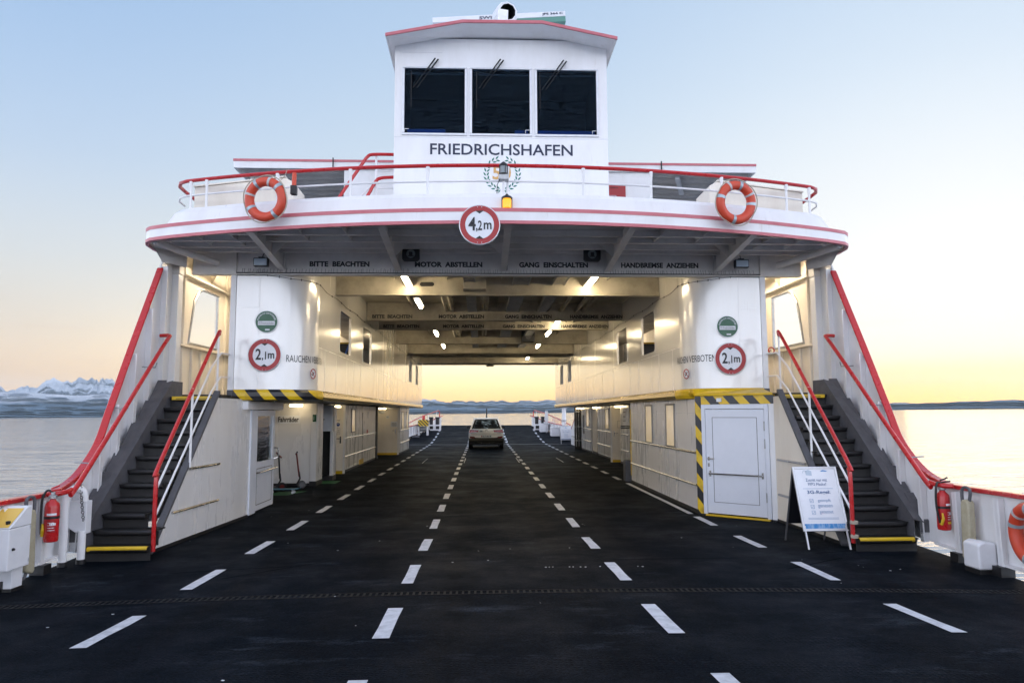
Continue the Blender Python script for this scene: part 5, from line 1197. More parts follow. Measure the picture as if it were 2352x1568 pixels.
MB().box(4.635, 4.655, 35.0, 35.5, .8, 1.7).build('dark_vent', black, t); MB().box(4.652, 5.7, 32.82, 32.86, 0, 2.08).build('return_panel', housep, t); MB().box(5.66, 5.7, 18.7, 36.6, 0, 2.08).build('inner_lining', housep, t)
t = thing('grille_door', 'dark barred door at the far end of the right wall', 'door', (4.5, 36.4, 0)); MB().box(4.35, 5.0, 36.45, 36.5, 0, 2.08).build('leaf', dgrey, t)
for x in (4.42, 4.55, 4.68, 4.8): MB().box(x, x + .025, 36.40, 36.449, .1, 2.0).build('bar', steel, t)
for z in (.4, 1.1, 1.85): MB().box(4.36, 4.95, 36.41, 36.445, z, z + .03).build('cross_bar', steel, t)
t = thing('end_bulkhead', 'white side panel of the hull past the far end of the right deckhouse', 'wall', (4.9, 38, 0)); MB().prism([(36.6, 0), (41.4, 0), (41.2, .9), (38.6, 1.9), (36.6, 2.08)], 'x', 4.78, 4.82).build('panel', white, t); rub(t, 1, 4.78, 36.7, 41, (.49,))
MB().tube([(4.8, 41.2, .9), (4.8, 38.6, 1.92), (4.8, 37.4, 4.2)], .04, 8).build('red_edge', red, t)
# poster behind the left landing, pipes on the landings
t = thing('poster', 'framed blue and orange poster on the bulkhead behind the left landing', 'poster', (-5.2, 16.27, 3.5))
MB().box(-5.50, -4.90, 16.27, 16.295, 2.75, 4.02).build('frame', alu, t)
for z0, z1, c in ((3.55, 3.98, (.03, .07, .18)), (3.2, 3.549, (.45, .24, .06)), (3.0, 3.199, (.30, .26, .22)), (2.80, 2.999, (.05, .16, .30))):
    MB().box(-5.47, -4.93, 16.264, 16.27, z0, z1).build('picture', mat('poster_%d' % int(z0 * 100), c, .25, var=.5, vscale=6), t)
MB().lathe([(.09, 0), (.09, .003)], (-5.28, 16.258, 3.34), 'y', 20).build('green_dot', green, t); text('lettering', 'BR', signw, t, (-5.33, 16.262, 3.74), width=.16, height=.1, bold=.03); 
tag(MB().tube([(-5.5, 13.2, 4.62), (-5.1, 15.2, 4.52), (-5.06, 15.35, 4.5)], .05, 10).build('landing_pipe', cream, smooth=True), 'cream pipe under the ceiling of the left landing', 'pipe')
m = MB(); m.tube([(5.0, 15.9, 2.2), (5.0, 15.9, 4.5), (5.1, 15.6, 4.6), (5.5, 13.4, 4.66)], .045, 10); tag(m.build('landing_pipe', cream, smooth=True), 'cream pipe running up and along the right landing', 'pipe')
t = thing('hydrant_pipe', 'red fire main with hand wheel beside the right landing post', 'hydrant', (5.0, 13.4, 2.1))
MB().tube([(5.0, 13.4, 2.1), (5.0, 13.4, 2.95)], .035, 8).build('riser', red, t); MB().lathe([(.05, 0), (.05, .08)], (5.0, 13.4, 2.88), 'z', 12).build('valve', black, t); MB().torus((5.13, 13.3, 2.98), .055, .012, 'y', 16, 6).build('hand_wheel', red, t); MB().cyl((5.0, 13.4, 2.96), (5.13, 13.3, 2.98), .012, 8).build('spindle', steel, t)
MB().lathe([(.055, -.03), (.055, .03)], (4.99, 13.36, 2.55), 'y', 12).build('coupling', black, t)

# ------------------------------------------------------------------ A-frame notices
def aframe(label, x0, x1, yf, yb_, near=True):
    t = thing('notice_stand', label, 'notice stand', ((x0 + x1) / 2, yf, 0), 'A-frame notice stands')
    h = 1.06; ya = (yf + yb_) / 2 + .0
    def pf(x, z): return Vector((x, yf + (ya - yf) * z / h, z))
    up = (pf(x0, h) - pf(x0, 0)).normalized(); nrm = Vector((1, 0, 0)).cross(up)
    for x in (x0 + .03, x1 - .03): MB().tube([pf(x, 0), pf(x, .3)], .014, 6).build('leg', alu, t)
    m = MB()
    for a, b, z0, z1 in ((x0, x0 + .03, .23, h), (x1 - .03, x1, .23, h), (x0 + .03, x1 - .03, h - .03, h), (x0 + .03, x1 - .03, .23, .26)): m.plate([pf(a, z0) + nrm * .012, pf(b, z0) + nrm * .012, pf(b, z1) + nrm * .012, pf(a, z1) + nrm * .012], -nrm * .03)
    m.build('frame', alu, t, bevel=.006)
    MB().plate([pf(x0 + .025, .255), pf(x1 - .025, .255), pf(x1 - .025, h - .025), pf(x0 + .025, h - .025)], -nrm * .008).build('sheet', signw, t)
    def pb(x, z): return Vector((x, yb_ + (ya + .03 - yb_) * z / h, z))
    for x in (x0 + .03, x1 - .03): MB().tube([pb(x, 0), pb(x, h - .02)], .013, 6).build('rear_leg', mgrey, t)
    MB().plate([pb(x0 + .04, .25), pb(x1 - .04, .25), pb(x1 - .04, h - .03), pb(x0 + .04, h - .03)], (0, .008, 0)).build('rear_board', blackp, t)
    e = lambda x, z: pf(x, z) + nrm * .002
    xc = (x0 + x1) / 2
    inkb = MATS.get('ink_blue') or mat('ink_blue', (.05, .12, .26), .5); ink2 = MATS.get('ink_pale') or mat('ink_pale', (.25, .36, .52), .5); foot = MATS.get('ink_foot') or mat('ink_foot', (.03, .22, .52), .5, var=.9, vscale=22, dirt=(.55, .65, .75), streak=.02)
    T = lambda s, z, w, h_, mm, b=0.0, xx=0: text('lettering', s, mm, t, e(xc + xx, z), u=(1, 0, 0), v=up, width=w, height=h_, bold=b)
    if near:
        T('Zutritt nur mit', .885, .30, .042, inkb); T('FFP2 Maske!', .83, .25, .038, inkb); T('3G-Regel:', .72, .32, .06, inkb, .02)
        for i, w in enumerate(('geimpft', 'genesen', 'getestet')):
            z = .615 - i * .075; T(w, z, (.18, .20, .19)[i], .05, ink2, .005, .055)
            m = MB()
            for a in ((-.145, -.14, z - .025, z + .025), (-.10, -.095, z - .025, z + .025), (-.14, -.10, z + .02, z + .025), (-.14, -.10, z - .025, z - .02)): m.plate([e(xc + a[0], a[2]), e(xc + a[1], a[2]), e(xc + a[1], a[3]), e(xc + a[0], a[3])], nrm * .001)
            m.tube([e(xc - .135, z), e(xc - .125, z - .012), e(xc - .105, z + .014)], .003, 4); m.build('tick_box', ink2, t)
        m = MB()
        for z in (.395, .38, .77): m.plate([e(xc - .21, z), e(xc + .21, z), e(xc + .21, z + .005), e(xc - .21, z + .005)], nrm * .0005)
        m.build('fine_print', ink2, t); MB().plate([e(x0 + .03, .265), e(x1 - .03, .265), e(x1 - .03, .325), e(x0 + .03, .325)], nrm * .001).build('blue_footer', foot, t)
        m = MB(); m.plate([e(xc - .13, .95), e(xc - .05, .94), e(xc - .045, 1.0), e(xc - .09, 1.02), e(xc - .13, 1.005)], nrm * .001); m.torus(e(xc - .145, .985), .025, .003, 'y', 14, 4); m.build('mask_picture', mat('mask_grey', (.42, .50, .58), .5), t)
        m = MB(); m.plate([e(xc + .08, .995), e(xc + .18, .995), e(xc + .165, 1.005), e(xc + .12, 1.018), e(xc + .09, 1.005)], nrm * .001); m.build('ship_emblem', foot, t)
    else:
        T('Hier gilt die', .78, .46, .06, inkb); T('3G-Regel', .69, .38, .06, inkb)
        for i, w in enumerate(('geimpft', 'genesen', 'getestet')): T(w, .58 - i * .09, .2, .05, ink2)
        MB().plate([e(x0 + .03, .265), e(x1 - .03, .265), e(x1 - .03, .30), e(x0 + .03, .30)], nrm * .001).build('footer', inkb, t)
        m = MB(); m.plate([e(xc - .08, .92), e(xc + .08, .92), e(xc, .97)], nrm * .001); m.build('emblem', foot, t)
    return t
a1 = aframe('white A-frame stand with 3G-Regel notice tied to the right red handrail', 3.92, 4.54, 9.48, 10.22)
aframe('small far A-frame notice stand at the far end of the right lane', 4.25, 4.93, 42.0, 42.7, near=False)
for z in (.36, .18):
    m = MB()
    for k in range(3): m.torus((4.51, 9.36 + .0, z + .014 * k), .045, .007, 'z', 14, 5)
    tag(m.build('rope_lashing', rope, smooth=True), 'rope lashing tying the notice stand to the red handrail, %s of two' % ('upper' if z > .3 else 'lower'), 'rope', 'rope lashings')

# ------------------------------------------------------------------ fittings on the bulwarks near the camera
def extinguisher(s, x, y, z, label):
    t = thing('fire_extinguisher', label, 'fire extinguisher', (x, y, z), 'red fire extinguishers')
    MB().lathe([(.03, 0), (.072, .012), (.078, .04), (.078, .40), (.07, .44), (.035, .475), (.03, .49)], (x, y, z), 'z', 24).build('cylinder', red, t, smooth=True)
    m = MB(); m.lathe([(.032, .49), (.045, .50), (.045, .53), (.022, .54), (.022, .57)], (x, y, z), 'z', 16); m.build('valve', galv, t, smooth=True)
    m = MB(); m.tube([(x - .02, y, z + .585), (x + .10, y - .01, z + .60)], .010, 6); m.tube([(x - .02, y, z + .61), (x + .07, y - .01, z + .645)], .010, 6); m.build('lever', red if s < 0 else black, t)
    m = MB(); m.tube(catmull([(x, y, z + .56), (x - .06, y - .01, z + .59), (x - .10, y - .03, z + .50), (x - .105, y - .03, z + .30), (x - .085, y - .05, z + .10)], 6), .013, 8); m.build('hose', black, t, smooth=True)
    MB().lathe([(.0795, .27), (.0795, .30)], (x, y, z), 'z', 24).build('strap', black, t)
    def lab(a0, a1, z0, z1, mm, nm):
        A = [(x + .0792 * math.cos(a), y + .0792 * math.sin(a), z + z0) for a in np.linspace(a0, a1, 10)]; MB().strip(A, [(p[0], p[1], z + z1) for p in A]).build(nm, mm, t)
    lab(-1.7, -.5, .12, .262, signr, 'label')
    for k in range(4): lab(-1.6, -.6 - .1 * (k % 2), .14 + k * .028, .148 + k * .028, signw, 'label_text')
    lab(-1.75, -.45, .31, .335, signw, 'label_band'); lab(-1.3, -.5, .20, .225, signw, 'pictogram')
    if s > 0: lab(-1.6, -.3, .09, .115, yellow, 'yellow_band')
    MB().tube([(x - .07, y - .05, z + .08), (x - .055, y - .075, z + .15), (x - .06, y - .07, z + .22)], [.02, .016, .01], 8).build('nozzle', yellow, t)
extinguisher(-1, -5.34, 8.64, .36, 'red fire extinguisher on the left bulwark'); extinguisher(1, 5.36, 8.80, .35, 'red fire extinguisher on the right bulwark')
def fender(s, x, y, label):
    t = thing('canvas_tube', label, 'tube', (x, y, 0), 'beige canvas tubes on the bulwarks')
    MB().prism([(.0, .12), (.10, .08), (.13, .12), (.11, .72), (.09, .78), (.02, .78), (-.01, .74)], 'x', -.05, .05).build('sleeve', beige, t, smooth=True, bevel=.02)
    o = t.children[0]; o.matrix_parent_inverse = Matrix(); o.location = (0, 0, 0)
    h = MB(); h.tube(catmull([(0, .02, .76), (0, .0, .88), (0, .06, .92), (0, .12, .88), (0, .12, .72)], 5), .018, 8); q = h.build('hose_loop', mgrey, t, smooth=True); q.matrix_parent_inverse = Matrix()
    h = MB(); h.tube(catmull([(0, .06, .12), (0, .03, .05), (0, -.05, .05), (0, -.07, .12)], 5), .018, 8); q = h.build('lower_hose', mgrey, t, smooth=True); q.matrix_parent_inverse = Matrix()
    h = MB(); 
    for z in (.35, .62): h.box(.04 * s, .09 * s, .09, .16, z, z + .025)
    q = h.build('clip', galv, t); q.matrix_parent_inverse = Matrix()
    t.rotation_euler = (0, 0, R(8 * s))
fender(-1, -5.37, 8.20, 'beige canvas tube hanging on the left bulwark behind the white cabinet'); fender(1, 5.37, 8.30, 'beige canvas tube hanging on the right bulwark beside the extinguisher')
t = thing('control_cabinet', 'light grey control cabinet with yellow sloping lid at the left picture edge', 'cabinet', (-5.3, 7.8, 0))
MB().prism([(-5.44, .24), (-5.18, .24), (-5.18, .66), (-5.44, .66)], 'y', 7.64, 8.0).build('body', plastic, t, bevel=.01)
MB().prism([(7.64, .664), (8.0, .664), (8.0, .86), (7.93, .86)], 'x', -5.44, -5.18).build('sloped_top', plastic, t, bevel=.008)
m = MB(); ul = Vector((0, .29, .196)).normalized(); nl = Vector((0, -.196, .29)).normalized()
p0 = Vector((-5.42, 7.655, .675)) + nl * .004; m.plate([p0, p0 + Vector((.22, 0, 0)), p0 + Vector((.22, 0, 0)) + ul * .29, p0 + ul * .29], nl * .004); m.build('yellow_plate', mat('lid_yellow', (.80, .52, .10), .4), t)
MB().lathe([(.02, 0), (.022, .03), (.01, .034)], p0 + Vector((.19, 0, 0)) + ul * .05, 'z', 12).build('knob', black, t); m = MB(); m.lathe([(.016, 0), (.012, .02)], (-5.178, 7.71, .45), 'x', 10); m.build('lock', black, t)
MB().box(-5.38, -5.24, 7.82, 8.0, .03, .238).build('pedestal', plastic, t, bevel=.006); MB().box(-5.39, -5.23, 7.81, 8.01, 0, .03).build('foot', black, t)
m = MB(); 
for z in (.28, .62): m.box(-5.181, -5.176, 7.975, 7.99, z, z + .04)
m.build('hinge', alu, t)
t = thing('vent_pipe', 'white gooseneck vent pipe with box at the foot of the left stairs', 'vent pipe', (-5.4, 9.1, 0))
MB().tube(catmull([(-5.43, 9.06, .04), (-5.43, 9.06, .40), (-5.43, 9.06, .74), (-5.41, 9.09, .87), (-5.35, 9.15, .915), (-5.30, 9.20, .87), (-5.29, 9.22, .76)], 6), .046, 14).build('gooseneck', white, t, smooth=True)
MB().cyl((-5.30, 9.22, .03), (-5.30, 9.22, .40), .046, 14).build('short_pipe', white, t, smooth=True)
m = MB(); m.prism([(-5.50, .46), (-5.38, .38), (-5.25, .36), (-5.25, .76), (-5.50, .76)], 'y', 9.20, 9.33); m.build('box', plastic, t, bevel=.008)
for x, y in ((-5.43, 9.06), (-5.30, 9.22)): MB().lathe([(.054, 0), (.054, .055)], (x, y, 0), 'z', 14).build('black_collar', black, t)
m = MB()
for i in range(17):
    m.torus((-5.32 + .004 * i, 9.15, 1.02 - i * .030), .0165, .004, 'y' if i % 2 else 'x', 8, 4)
tag(m.build('chain', gratem), 'short rusty chain hanging by the left stair handrail', 'chain')
t = thing('bollard_box', 'low white box on the deck against the right bulwark', 'box', (5.3, 8.1, 0))
MB().prism([(5.18, .05), (5.40, .05), (5.40, .34), (5.25, .36), (5.18, .33)], 'y', 7.95, 8.22).build('cover', plastic, t, bevel=.025, bseg=3); MB().box(5.19, 5.40, 7.96, 8.21, 0, .048).build('foot', black, t)

# ------------------------------------------------------------------ scooters and skateboard in the bicycle bay
def scooter(x, y, rz, tilt, stem, wheelm, label):
    t = thing('kick_scooter', label, 'scooter', (0, 0, 0), 'kick scooters in the bicycle bay')
    MB().box(-.06, .06, -.22, .30, .085, .105).build('board', blackp, t, bevel=.01)
    for yy, r in ((-.34, .1), (.40, .1)):
        w = MB(); w.lathe([(r * .75, -.018), (r, -.012), (r, .012), (r * .75, .018)], (0, yy, r), 'x', 20); q = w.build('wheel', black, t, smooth=True); MB().lathe([(r * .55, -.02), (r * .55, .02)], (0, yy, r), 'x', 14).build('rim', wheelm, q)
    MB().tube([(0, .28, .1), (0, .36, .25), (0, .33, .42)], .022, 8).build('fork', blackp, t); MB().tube([(0, .34, .30), (0, .27, .86)], .020, 8).build('stem', stem, t)
    MB().tube([(-.21, .27, .87), (.21, .27, .87)], .014, 8).build('handlebar', blackp, t)
    for q in (-1, 1): MB().tube([(q * .12, .27, .87), (q * .22, .27, .87)], .02, 8).build('grip', wheelm, t)
    t.location = (x, y, 0); t.rotation_euler = (0, R(tilt), R(rz)); return t
scooter(-5.15, 17.8, -72, -9, mat('scooter_red', (.16, .012, .01), .4), blackp, 'black and red kick scooter leaning in the bicycle bay')
scooter(-5.5, 17.35, -60, 12, blackp, MATS['scooter_red'], 'second darker kick scooter half hidden by the left door')
t = thing('skateboard', 'skateboard on the deck in front of the scooters', 'skateboard', (-5.0, 16.9, 0))
m = MB(); m.solid([(x, 16.78, .10 + .25 * max(0, abs(x + 4.95) - .30) ** 1.2) for x in np.linspace(-5.35, -4.55, 12)], [(x, 16.98, .10 + .25 * max(0, abs(x + 4.95) - .30) ** 1.2) for x in np.linspace(-5.35, -4.55, 12)], [(x, 16.98, .112 + .25 * max(0, abs(x + 4.95) - .30) ** 1.2) for x in np.linspace(-5.35, -4.55, 12)], [(x, 16.78, .112 + .25 * max(0, abs(x + 4.95) - .30) ** 1.2) for x in np.linspace(-5.35, -4.55, 12)]); m.build('board', mat('board_blue', (.05, .22, .32), .5), t)
for x in (-5.2, -4.7):
    MB().box(x - .02, x + .02, 16.82, 16.94, .055, .098).build('truck', alu, t)
    for y in (16.79, 16.95): MB().lathe([(.027, 0), (.027, .03)], (x, y, .028), 'y', 14).build('wheel', plastic, t)

# ------------------------------------------------------------------ the white car
car = thing('car', 'white compact SUV parked in the middle lane seen from behind', 'car', (-.145, 36.5, 0))
CX0, CY0 = -.145, 36.45
def cp(x, y, z): return (CX0 + x, CY0 + y, z)
secs = [(0.02, .80, .42, .95), (.12, .88, .30, 1.02), (.55, .905, .26, 1.03), (1.3, .91, .24, 1.02), (2.9, .91, .24, .99), (3.3, .89, .26, .95), (3.9, .84, .28, .86), (4.2, .70, .34, .70)]
def ring_(y, w, z0, z1):
    h = z1 - z0
    return [cp(-w * .82, y, z0), cp(-w * .97, y, z0 + h * .22), cp(-w, y, z0 + h * .5), cp(-w * .975, y, z0 + h * .85), cp(-w * .91, y, z1), cp(w * .91, y, z1), cp(w * .975, y, z0 + h * .85), cp(w, y, z0 + h * .5), cp(w * .97, y, z0 + h * .22), cp(w * .82, y, z0)]
m = MB(); rr = [ring_(*s_) for s_ in secs]
for A, B in zip(rr[:-1], rr[1:]): m.strip(A + A[:1], B + B[:1])
m.add(rr[0], [tuple(range(10))]); m.add(rr[-1], [tuple(range(10))]); body = m.build('body', carw, car, smooth=True)
# roof and pillars
m = MB(); roof = []
for y, w, z in ((.42, .56, 1.50), (.6, .62, 1.55), (1.2, .66, 1.575), (1.9, .66, 1.565), (2.35, .60, 1.50)):
    roof.append([cp(-w, y, z - .05), cp(-w * .9, y, z - .005), cp(0, y, z + .012), cp(w * .9, y, z - .005), cp(w, y, z - .05)])
for A, B in zip(roof[:-1], roof[1:]): m.strip(A, B)
lo = [[(p[0], p[1], p[2] - .035) for p in r_] for r_ in roof]
for A, B in zip(lo[:-1], lo[1:]): m.strip(A, B)
for k in (0, -1): m.strip(roof[k], lo[k])
m.build('roof', carw, car, smooth=True)
m = MB()
for q in (-1, 1):
    m.plate([cp(q * .80, .16, 1.0), cp(q * .82, .62, 1.02), cp(q * .63, .75, 1.53), cp(q * .57, .42, 1.48)], (q * -.05, 0, 0))
    m.plate([cp(q * .82, 1.6, 1.0), cp(q * .82, 1.75, 1.0), cp(q * .65, 1.7, 1.53), cp(q * .65, 1.58, 1.53)], (q * -.04, 0, 0))
    m.plate([cp(q * .82, 3.0, .98), cp(q * .78, 3.15, .97), cp(q * .58, 2.42, 1.48), cp(q * .60, 2.3, 1.50)], (q * -.05, 0, 0))
m.build('pillars', carw, car)
m = MB(); m.plate([cp(-.57, .50, 1.515), cp(.57, .50, 1.515), cp(.54, .26, 1.525), cp(-.54, .26, 1.525)], (0, 0, -.03)); m.build('roof_spoiler', carw, car)
m = MB(); m.plate([cp(-.72, .13, 1.035), cp(.72, .13, 1.035), cp(.56, .40, 1.47), cp(-.56, .40, 1.47)], (0, .008, 0)); rw = m.build('rear_window', glass, car)
m = MB()
for q in (-1, 1): m.plate([cp(q * .74, .115, 1.02), cp(q * .66, .115, 1.03), cp(q * .50, .37, 1.47), cp(q * .585, .37, 1.47)], (0, .006, 0))
m.plate([cp(-.56, .375, 1.45), cp(.56, .375, 1.45), cp(.56, .40, 1.49), cp(-.56, .40, 1.49)], (0, .006, 0)); m.build('window_surround', carb, car)
m = MB(); m.plate([cp(-.74, 3.10, .97), cp(.74, 3.10, .97), cp(.57, 2.40, 1.48), cp(-.57, 2.40, 1.48)], (0, .008, 0)); m.build('windscreen', glass, car)
m = MB()
for q in (-1, 1): m.plate([cp(q * .80, .6, 1.02), cp(q * .80, 3.0, .99), cp(q * .61, 2.3, 1.48), cp(q * .63, .75, 1.51)], (q * -.006, 0, 0))
m.build('side_glass', glass, car)
for x in (-.36, .36):
    m = MB(); m.box(CX0 + x - .24, CX0 + x + .24, CY0 + 1.9, CY0 + 2.05, .9, 1.22); m.box(CX0 + x - .13, CX0 + x + .13, CY0 + 1.92, CY0 + 2.02, 1.23, 1.42); m.build('front_seat', black, car, bevel=.03)
    m = MB(); m.box(CX0 + x - .26, CX0 + x + .26, CY0 + .95, CY0 + 1.08, .9, 1.10); m.box(CX0 + x - .1, CX0 + x + .1, CY0 + .97, CY0 + 1.05, 1.11, 1.22); m.build('rear_seat', black, car, bevel=.03)
m = MB(); m.box(CX0 - .09, CX0 + .09, CY0 + .97, CY0 + 1.05, 1.11, 1.20); m.build('head_rest', black, car, bevel=.02); MB().box(CX0 - .09, CX0 + .09, CY0 + 2.5, CY0 + 2.52, 1.36, 1.42).build('inner_mirror', black, car)
# rear bumper, lights, plate
m = MB(); A = [cp(x, -.03 - .03 * (1 - (x / .9) ** 2), .30) for x in np.linspace(-.86, .86, 11)]; 
B = [cp(x * 1.03, -.05 - .05 * (1 - (x / .9) ** 2), .44) for x in np.linspace(-.86, .86, 11)]; C = [cp(x * 1.03, .0 - .05 * (1 - (x / .9) ** 2), .55) for x in np.linspace(-.86, .86, 11)]; Dd = [cp(x, .2, .55) for x in np.linspace(-.86, .86, 11)]; Ee = [cp(x, .2, .28) for x in np.linspace(-.86, .86, 11)]
for a, b in ((A, B), (B, C), (C, Dd), (A, Ee)): m.strip(a, b)
m.build('rear_bumper', carb, car, smooth=True)
m = MB(); m.plate([cp(-.80, -.012, .44), cp(.80, -.012, .44), cp(.74, -.012, .60), cp(.40, -.014, .58), cp(-.40, -.014, .58), cp(-.74, -.012, .60)], (0, .03, 0)); m.build('black_valance', carb, car)
MB().tube([cp(-.45, -.085, .36), cp(-.3, -.1, .33), cp(.3, -.1, .33), cp(.45, -.085, .36)], .012, 6).build('bumper_trim', steel, car)
m = MB()
for q in (-1, 1): m.plate([cp(q * .83, -.02, .56), cp(q * .52, -.03, .56), cp(q * .60, -.03, .64), cp(q * .83, -.01, .66)], (0, .03, 0))
m.build('lower_vents', carb, car)
for q in (-1, 1):
    m = MB(); m.plate([cp(q * .87, .0, .82), cp(q * .42, -.02, .85), cp(q * .36, -.02, .96), cp(q * .84, .01, 1.0)], (0, .05, 0)); m.build('tail_light', tail, car, bevel=.01)
    m = MB(); m.plate([cp(q * .83, -.04, .585), cp(q * .58, -.045, .57), cp(q * .60, -.045, .60), cp(q * .83, -.04, .63)], (0, .01, 0)); m.build('reflector', tail, car)
m = MB(); m.box(CX0 - .26, CX0 + .26, CY0 - .02, CY0 - .005, .60, .71); lp = m.build('number_plate', signw, car, bevel=.004)
text('lettering', 'SG·214667', textm, lp, (CX0, CY0 - .022, .655), width=.37, height=.075, bold=.02)
MB().box(CX0 - .25, CX0 - .205, CY0 - .026, CY0 - .021, .62, .69).build('plate_crest', signr, lp); MB().box(CX0 + .205, CX0 + .25, CY0 - .026, CY0 - .021, .62, .69).build('plate_crest', green, lp)
MB().prism([(CX0 - .36 + .0, .86), (CX0 - .18, .86), (CX0 - .18, .96), (CX0 - .36, .96)], 'y', CY0 - .012, CY0 + .0).build('country_badge', signw, car); text('lettering', 'CH', textm, car, (CX0 - .27, CY0 - .015, .91), width=.12, height=.075, bold=.02)
m = MB(); m.torus((CX0, CY0 - .012, .925), .06, .008, 'y', 20, 5); m.tube([cp(-.045, -.015, .955), cp(-.015, -.015, .89), cp(0, -.015, .925), cp(.015, -.015, .89), cp(.045, -.015, .955)], .006, 5); m.tube([cp(-.025, -.015, .97), cp(0, -.015, .93), cp(.025, -.015, .97)], .006, 5); m.build('round_emblem', steel, car)
m = MB(); m.box(CX0 - .78, CX0 + .78, CY0 - .013, CY0 - .0, .775, .785); m.box(CX0 - .8, CX0 + .8, CY0 - .01, CY0 + .01, .715, .72); m.build('shut_line', carb, car)
for q in (-1, 1):
    MB().box(CX0 + q * .86, CX0 + q * 1.03, CY0 + 2.55, CY0 + 2.68, 1.0, 1.13).build('door_mirror', blackp, car, bevel=.025)
    MB().tube([cp(q * .60, .7, 1.57), cp(q * .62, 1.2, 1.60), cp(q * .62, 1.9, 1.59), cp(q * .59, 2.2, 1.54)], .014, 6).build('roof_rail', alu, car)
    for y in (.72, 3.32):
        w = MB(); w.lathe([(.26, -.11), (.33, -.10), (.34, -.06), (.34, .06), (.33, .10), (.26, .11)], cp(q * .79, y, .34), 'x', 28); w_ = w.build('wheel', black, car, smooth=True); MB().lathe([(.24, -.115), (.24, .115)], cp(q * .79, y, .34), 'x', 20).build('rim', alu, w_)
MB().tube([cp(0, .55, 1.57), cp(0, .42, 1.68)], .006, 5).build('antenna', black, car)
MB().box(CX0 - .8, CX0 + .8, CY0 + .3, CY0 + 4.0, .2, .28).build('underbody', carb, car)

# ------------------------------------------------------------------ far bow
dz = deck_z
t = thing('mooring_winch', 'mooring winch with a black and yellow striped cover on the far left', 'winch', (-4.3, 48.8, dz(48.8)))
z = dz(48.8)
MB().prism([(-4.62, z + .62), (-3.98, z + .62), (-3.95, z + 1.0), (-4.05, z + 1.05), (-4.55, z + 1.05), (-4.64, z + 1.0)], 'y', 48.3, 49.2).build('striped_cover', haz_winch, t)
for x in (-4.6, -4.02): MB().box(x - .05, x + .05, 48.4, 49.1, z, z + .62).build('side_frame', white, t)
MB().cyl((-4.9, 48.75, z + .42), (-3.95, 48.75, z + .42), .16, 16).build('drum', galv, t); MB().tube([(-5.3, 48.6, z + .45), (-4.8, 48.6, z + .45), (-4.65, 48.6, z + .2)], .03, 8).build('red_lever', red, t); MB().cyl((-4.3, 48.9, z + 1.05), (-4.3, 48.9, z + 1.35), .1, 10).build('red_post', red, t)
m = MB()
for k in range(4): m.torus((-4.9, 47.4, dz(47.4) + .03 + .03 * k), .45 - .05 * k, .022, 'z', 24, 6)
tag(m.build('rope_coil', mgrey), 'coil of mooring rope on the deck in front of the far winch', 'rope')
def bollard(x, y, lab):
    t = thing('bollard', lab, 'bollard', (x, y, dz(y)), 'double bollards at the far bow')
    z = dz(y)
    MB().box(x - .45, x + .45, y - .2, y + .2, z, z + .42).build('base', white, t, bevel=.01)
    for q in (-.25, .2): MB().lathe([(.13, 0), (.13, .42), (.17, .46), (.17, .52), (.13, .54)], (x + q, y, z + .42), 'z', 16).build('bitt', black, t, smooth=True)
    for q in (-.22, .22): MB().box(x + q - .12, x + q + .12, y - .21, y - .195, z + .1, z + .32).build('opening', black, t)
bollard(-3.75, 51.8, 'pair of black bitts on a white base at the far bow left of the car'); bollard(3.85, 51.8, 'pair of black bitts on a white base at the far bow right of the car')
for s in (-1, 1):
    t = thing('bow_railing', 'red topped railing of the far bow %s of the white car' % SIDE[s], 'railing', (s * 4, 51, 1), 'railings of the far bow')
    pts = [(s * 5.25, 45.6, 1.05), (s * 4.9, 48, 1.35), (s * 4.3, 51, 1.72), (s * 3.62, 54.2, 2.02)]
    MB().tube(pts + [(s * 3.55, 54.4, 1.9), (s * 3.55, 54.4, dz(54.4))], .04, 8).build('top_rail', red, t, smooth=True)
    MB().tube([(x, y, z - .35 - .1 * (i > 1)) for i, (x, y, z) in enumerate(pts)], .018, 6).build('mid_rail', white, t)
    for f in np.linspace(.05, .95, 5):
        q = f * 3; i = min(2, int(q)); a, b = Vector(pts[i]), Vector(pts[i + 1]); p = a.lerp(b, q - i)
        MB().cyl((p.x, p.y, dz(p.y) + .2), (p.x, p.y, p.z), .025, 6).build('post', white, t)
    if s > 0:
        for f in np.linspace(.35, .98, 12):
            q = f * 1.6; i = min(2, int(q)); p = Vector(pts[i]).lerp(Vector(pts[i + 1]), q - i); MB().cyl((p.x, p.y, p.z - .35), (p.x, p.y, p.z - .02), .012, 5).build('baluster', red, t)
t = thing('bow_chain', 'thin chain slung across the far bow opening behind the car', 'chain', (0, 54.4, 1.5))
MB().tube([(x, 54.4, 1.88 - .12 * (1 - (x / 3.55) ** 2) + .10 * max(0, 1 - abs(x) / .5)) for x in np.linspace(-3.55, 3.55, 24)], .012, 5).build('upper_chain', galv, t)
MB().tube([(x, 54.4, 1.25 - .15 * (1 - (x / 3.55) ** 2)) for x in np.linspace(-3.55, 3.55, 24)], .01, 5).build('lower_chain', galv, t)
MB().cyl((.0, 54.3, dz(54.3)), (.0, 54.3, 2.15), .05, 8).build('centre_post', black, t)
t = thing('mast_post', 'white steel post standing beyond the right far bulwark', 'post', (4.95, 46.3, 0))
MB().cyl((4.95, 46.3, dz(46.3)), (4.95, 46.3, 3.4), .13, 14).build('shaft', white, t); 
for z in (1.3, 2.1): MB().box(4.75, 5.15, 46.1, 46.5, z, z + .05).build('bracket', galv, t)
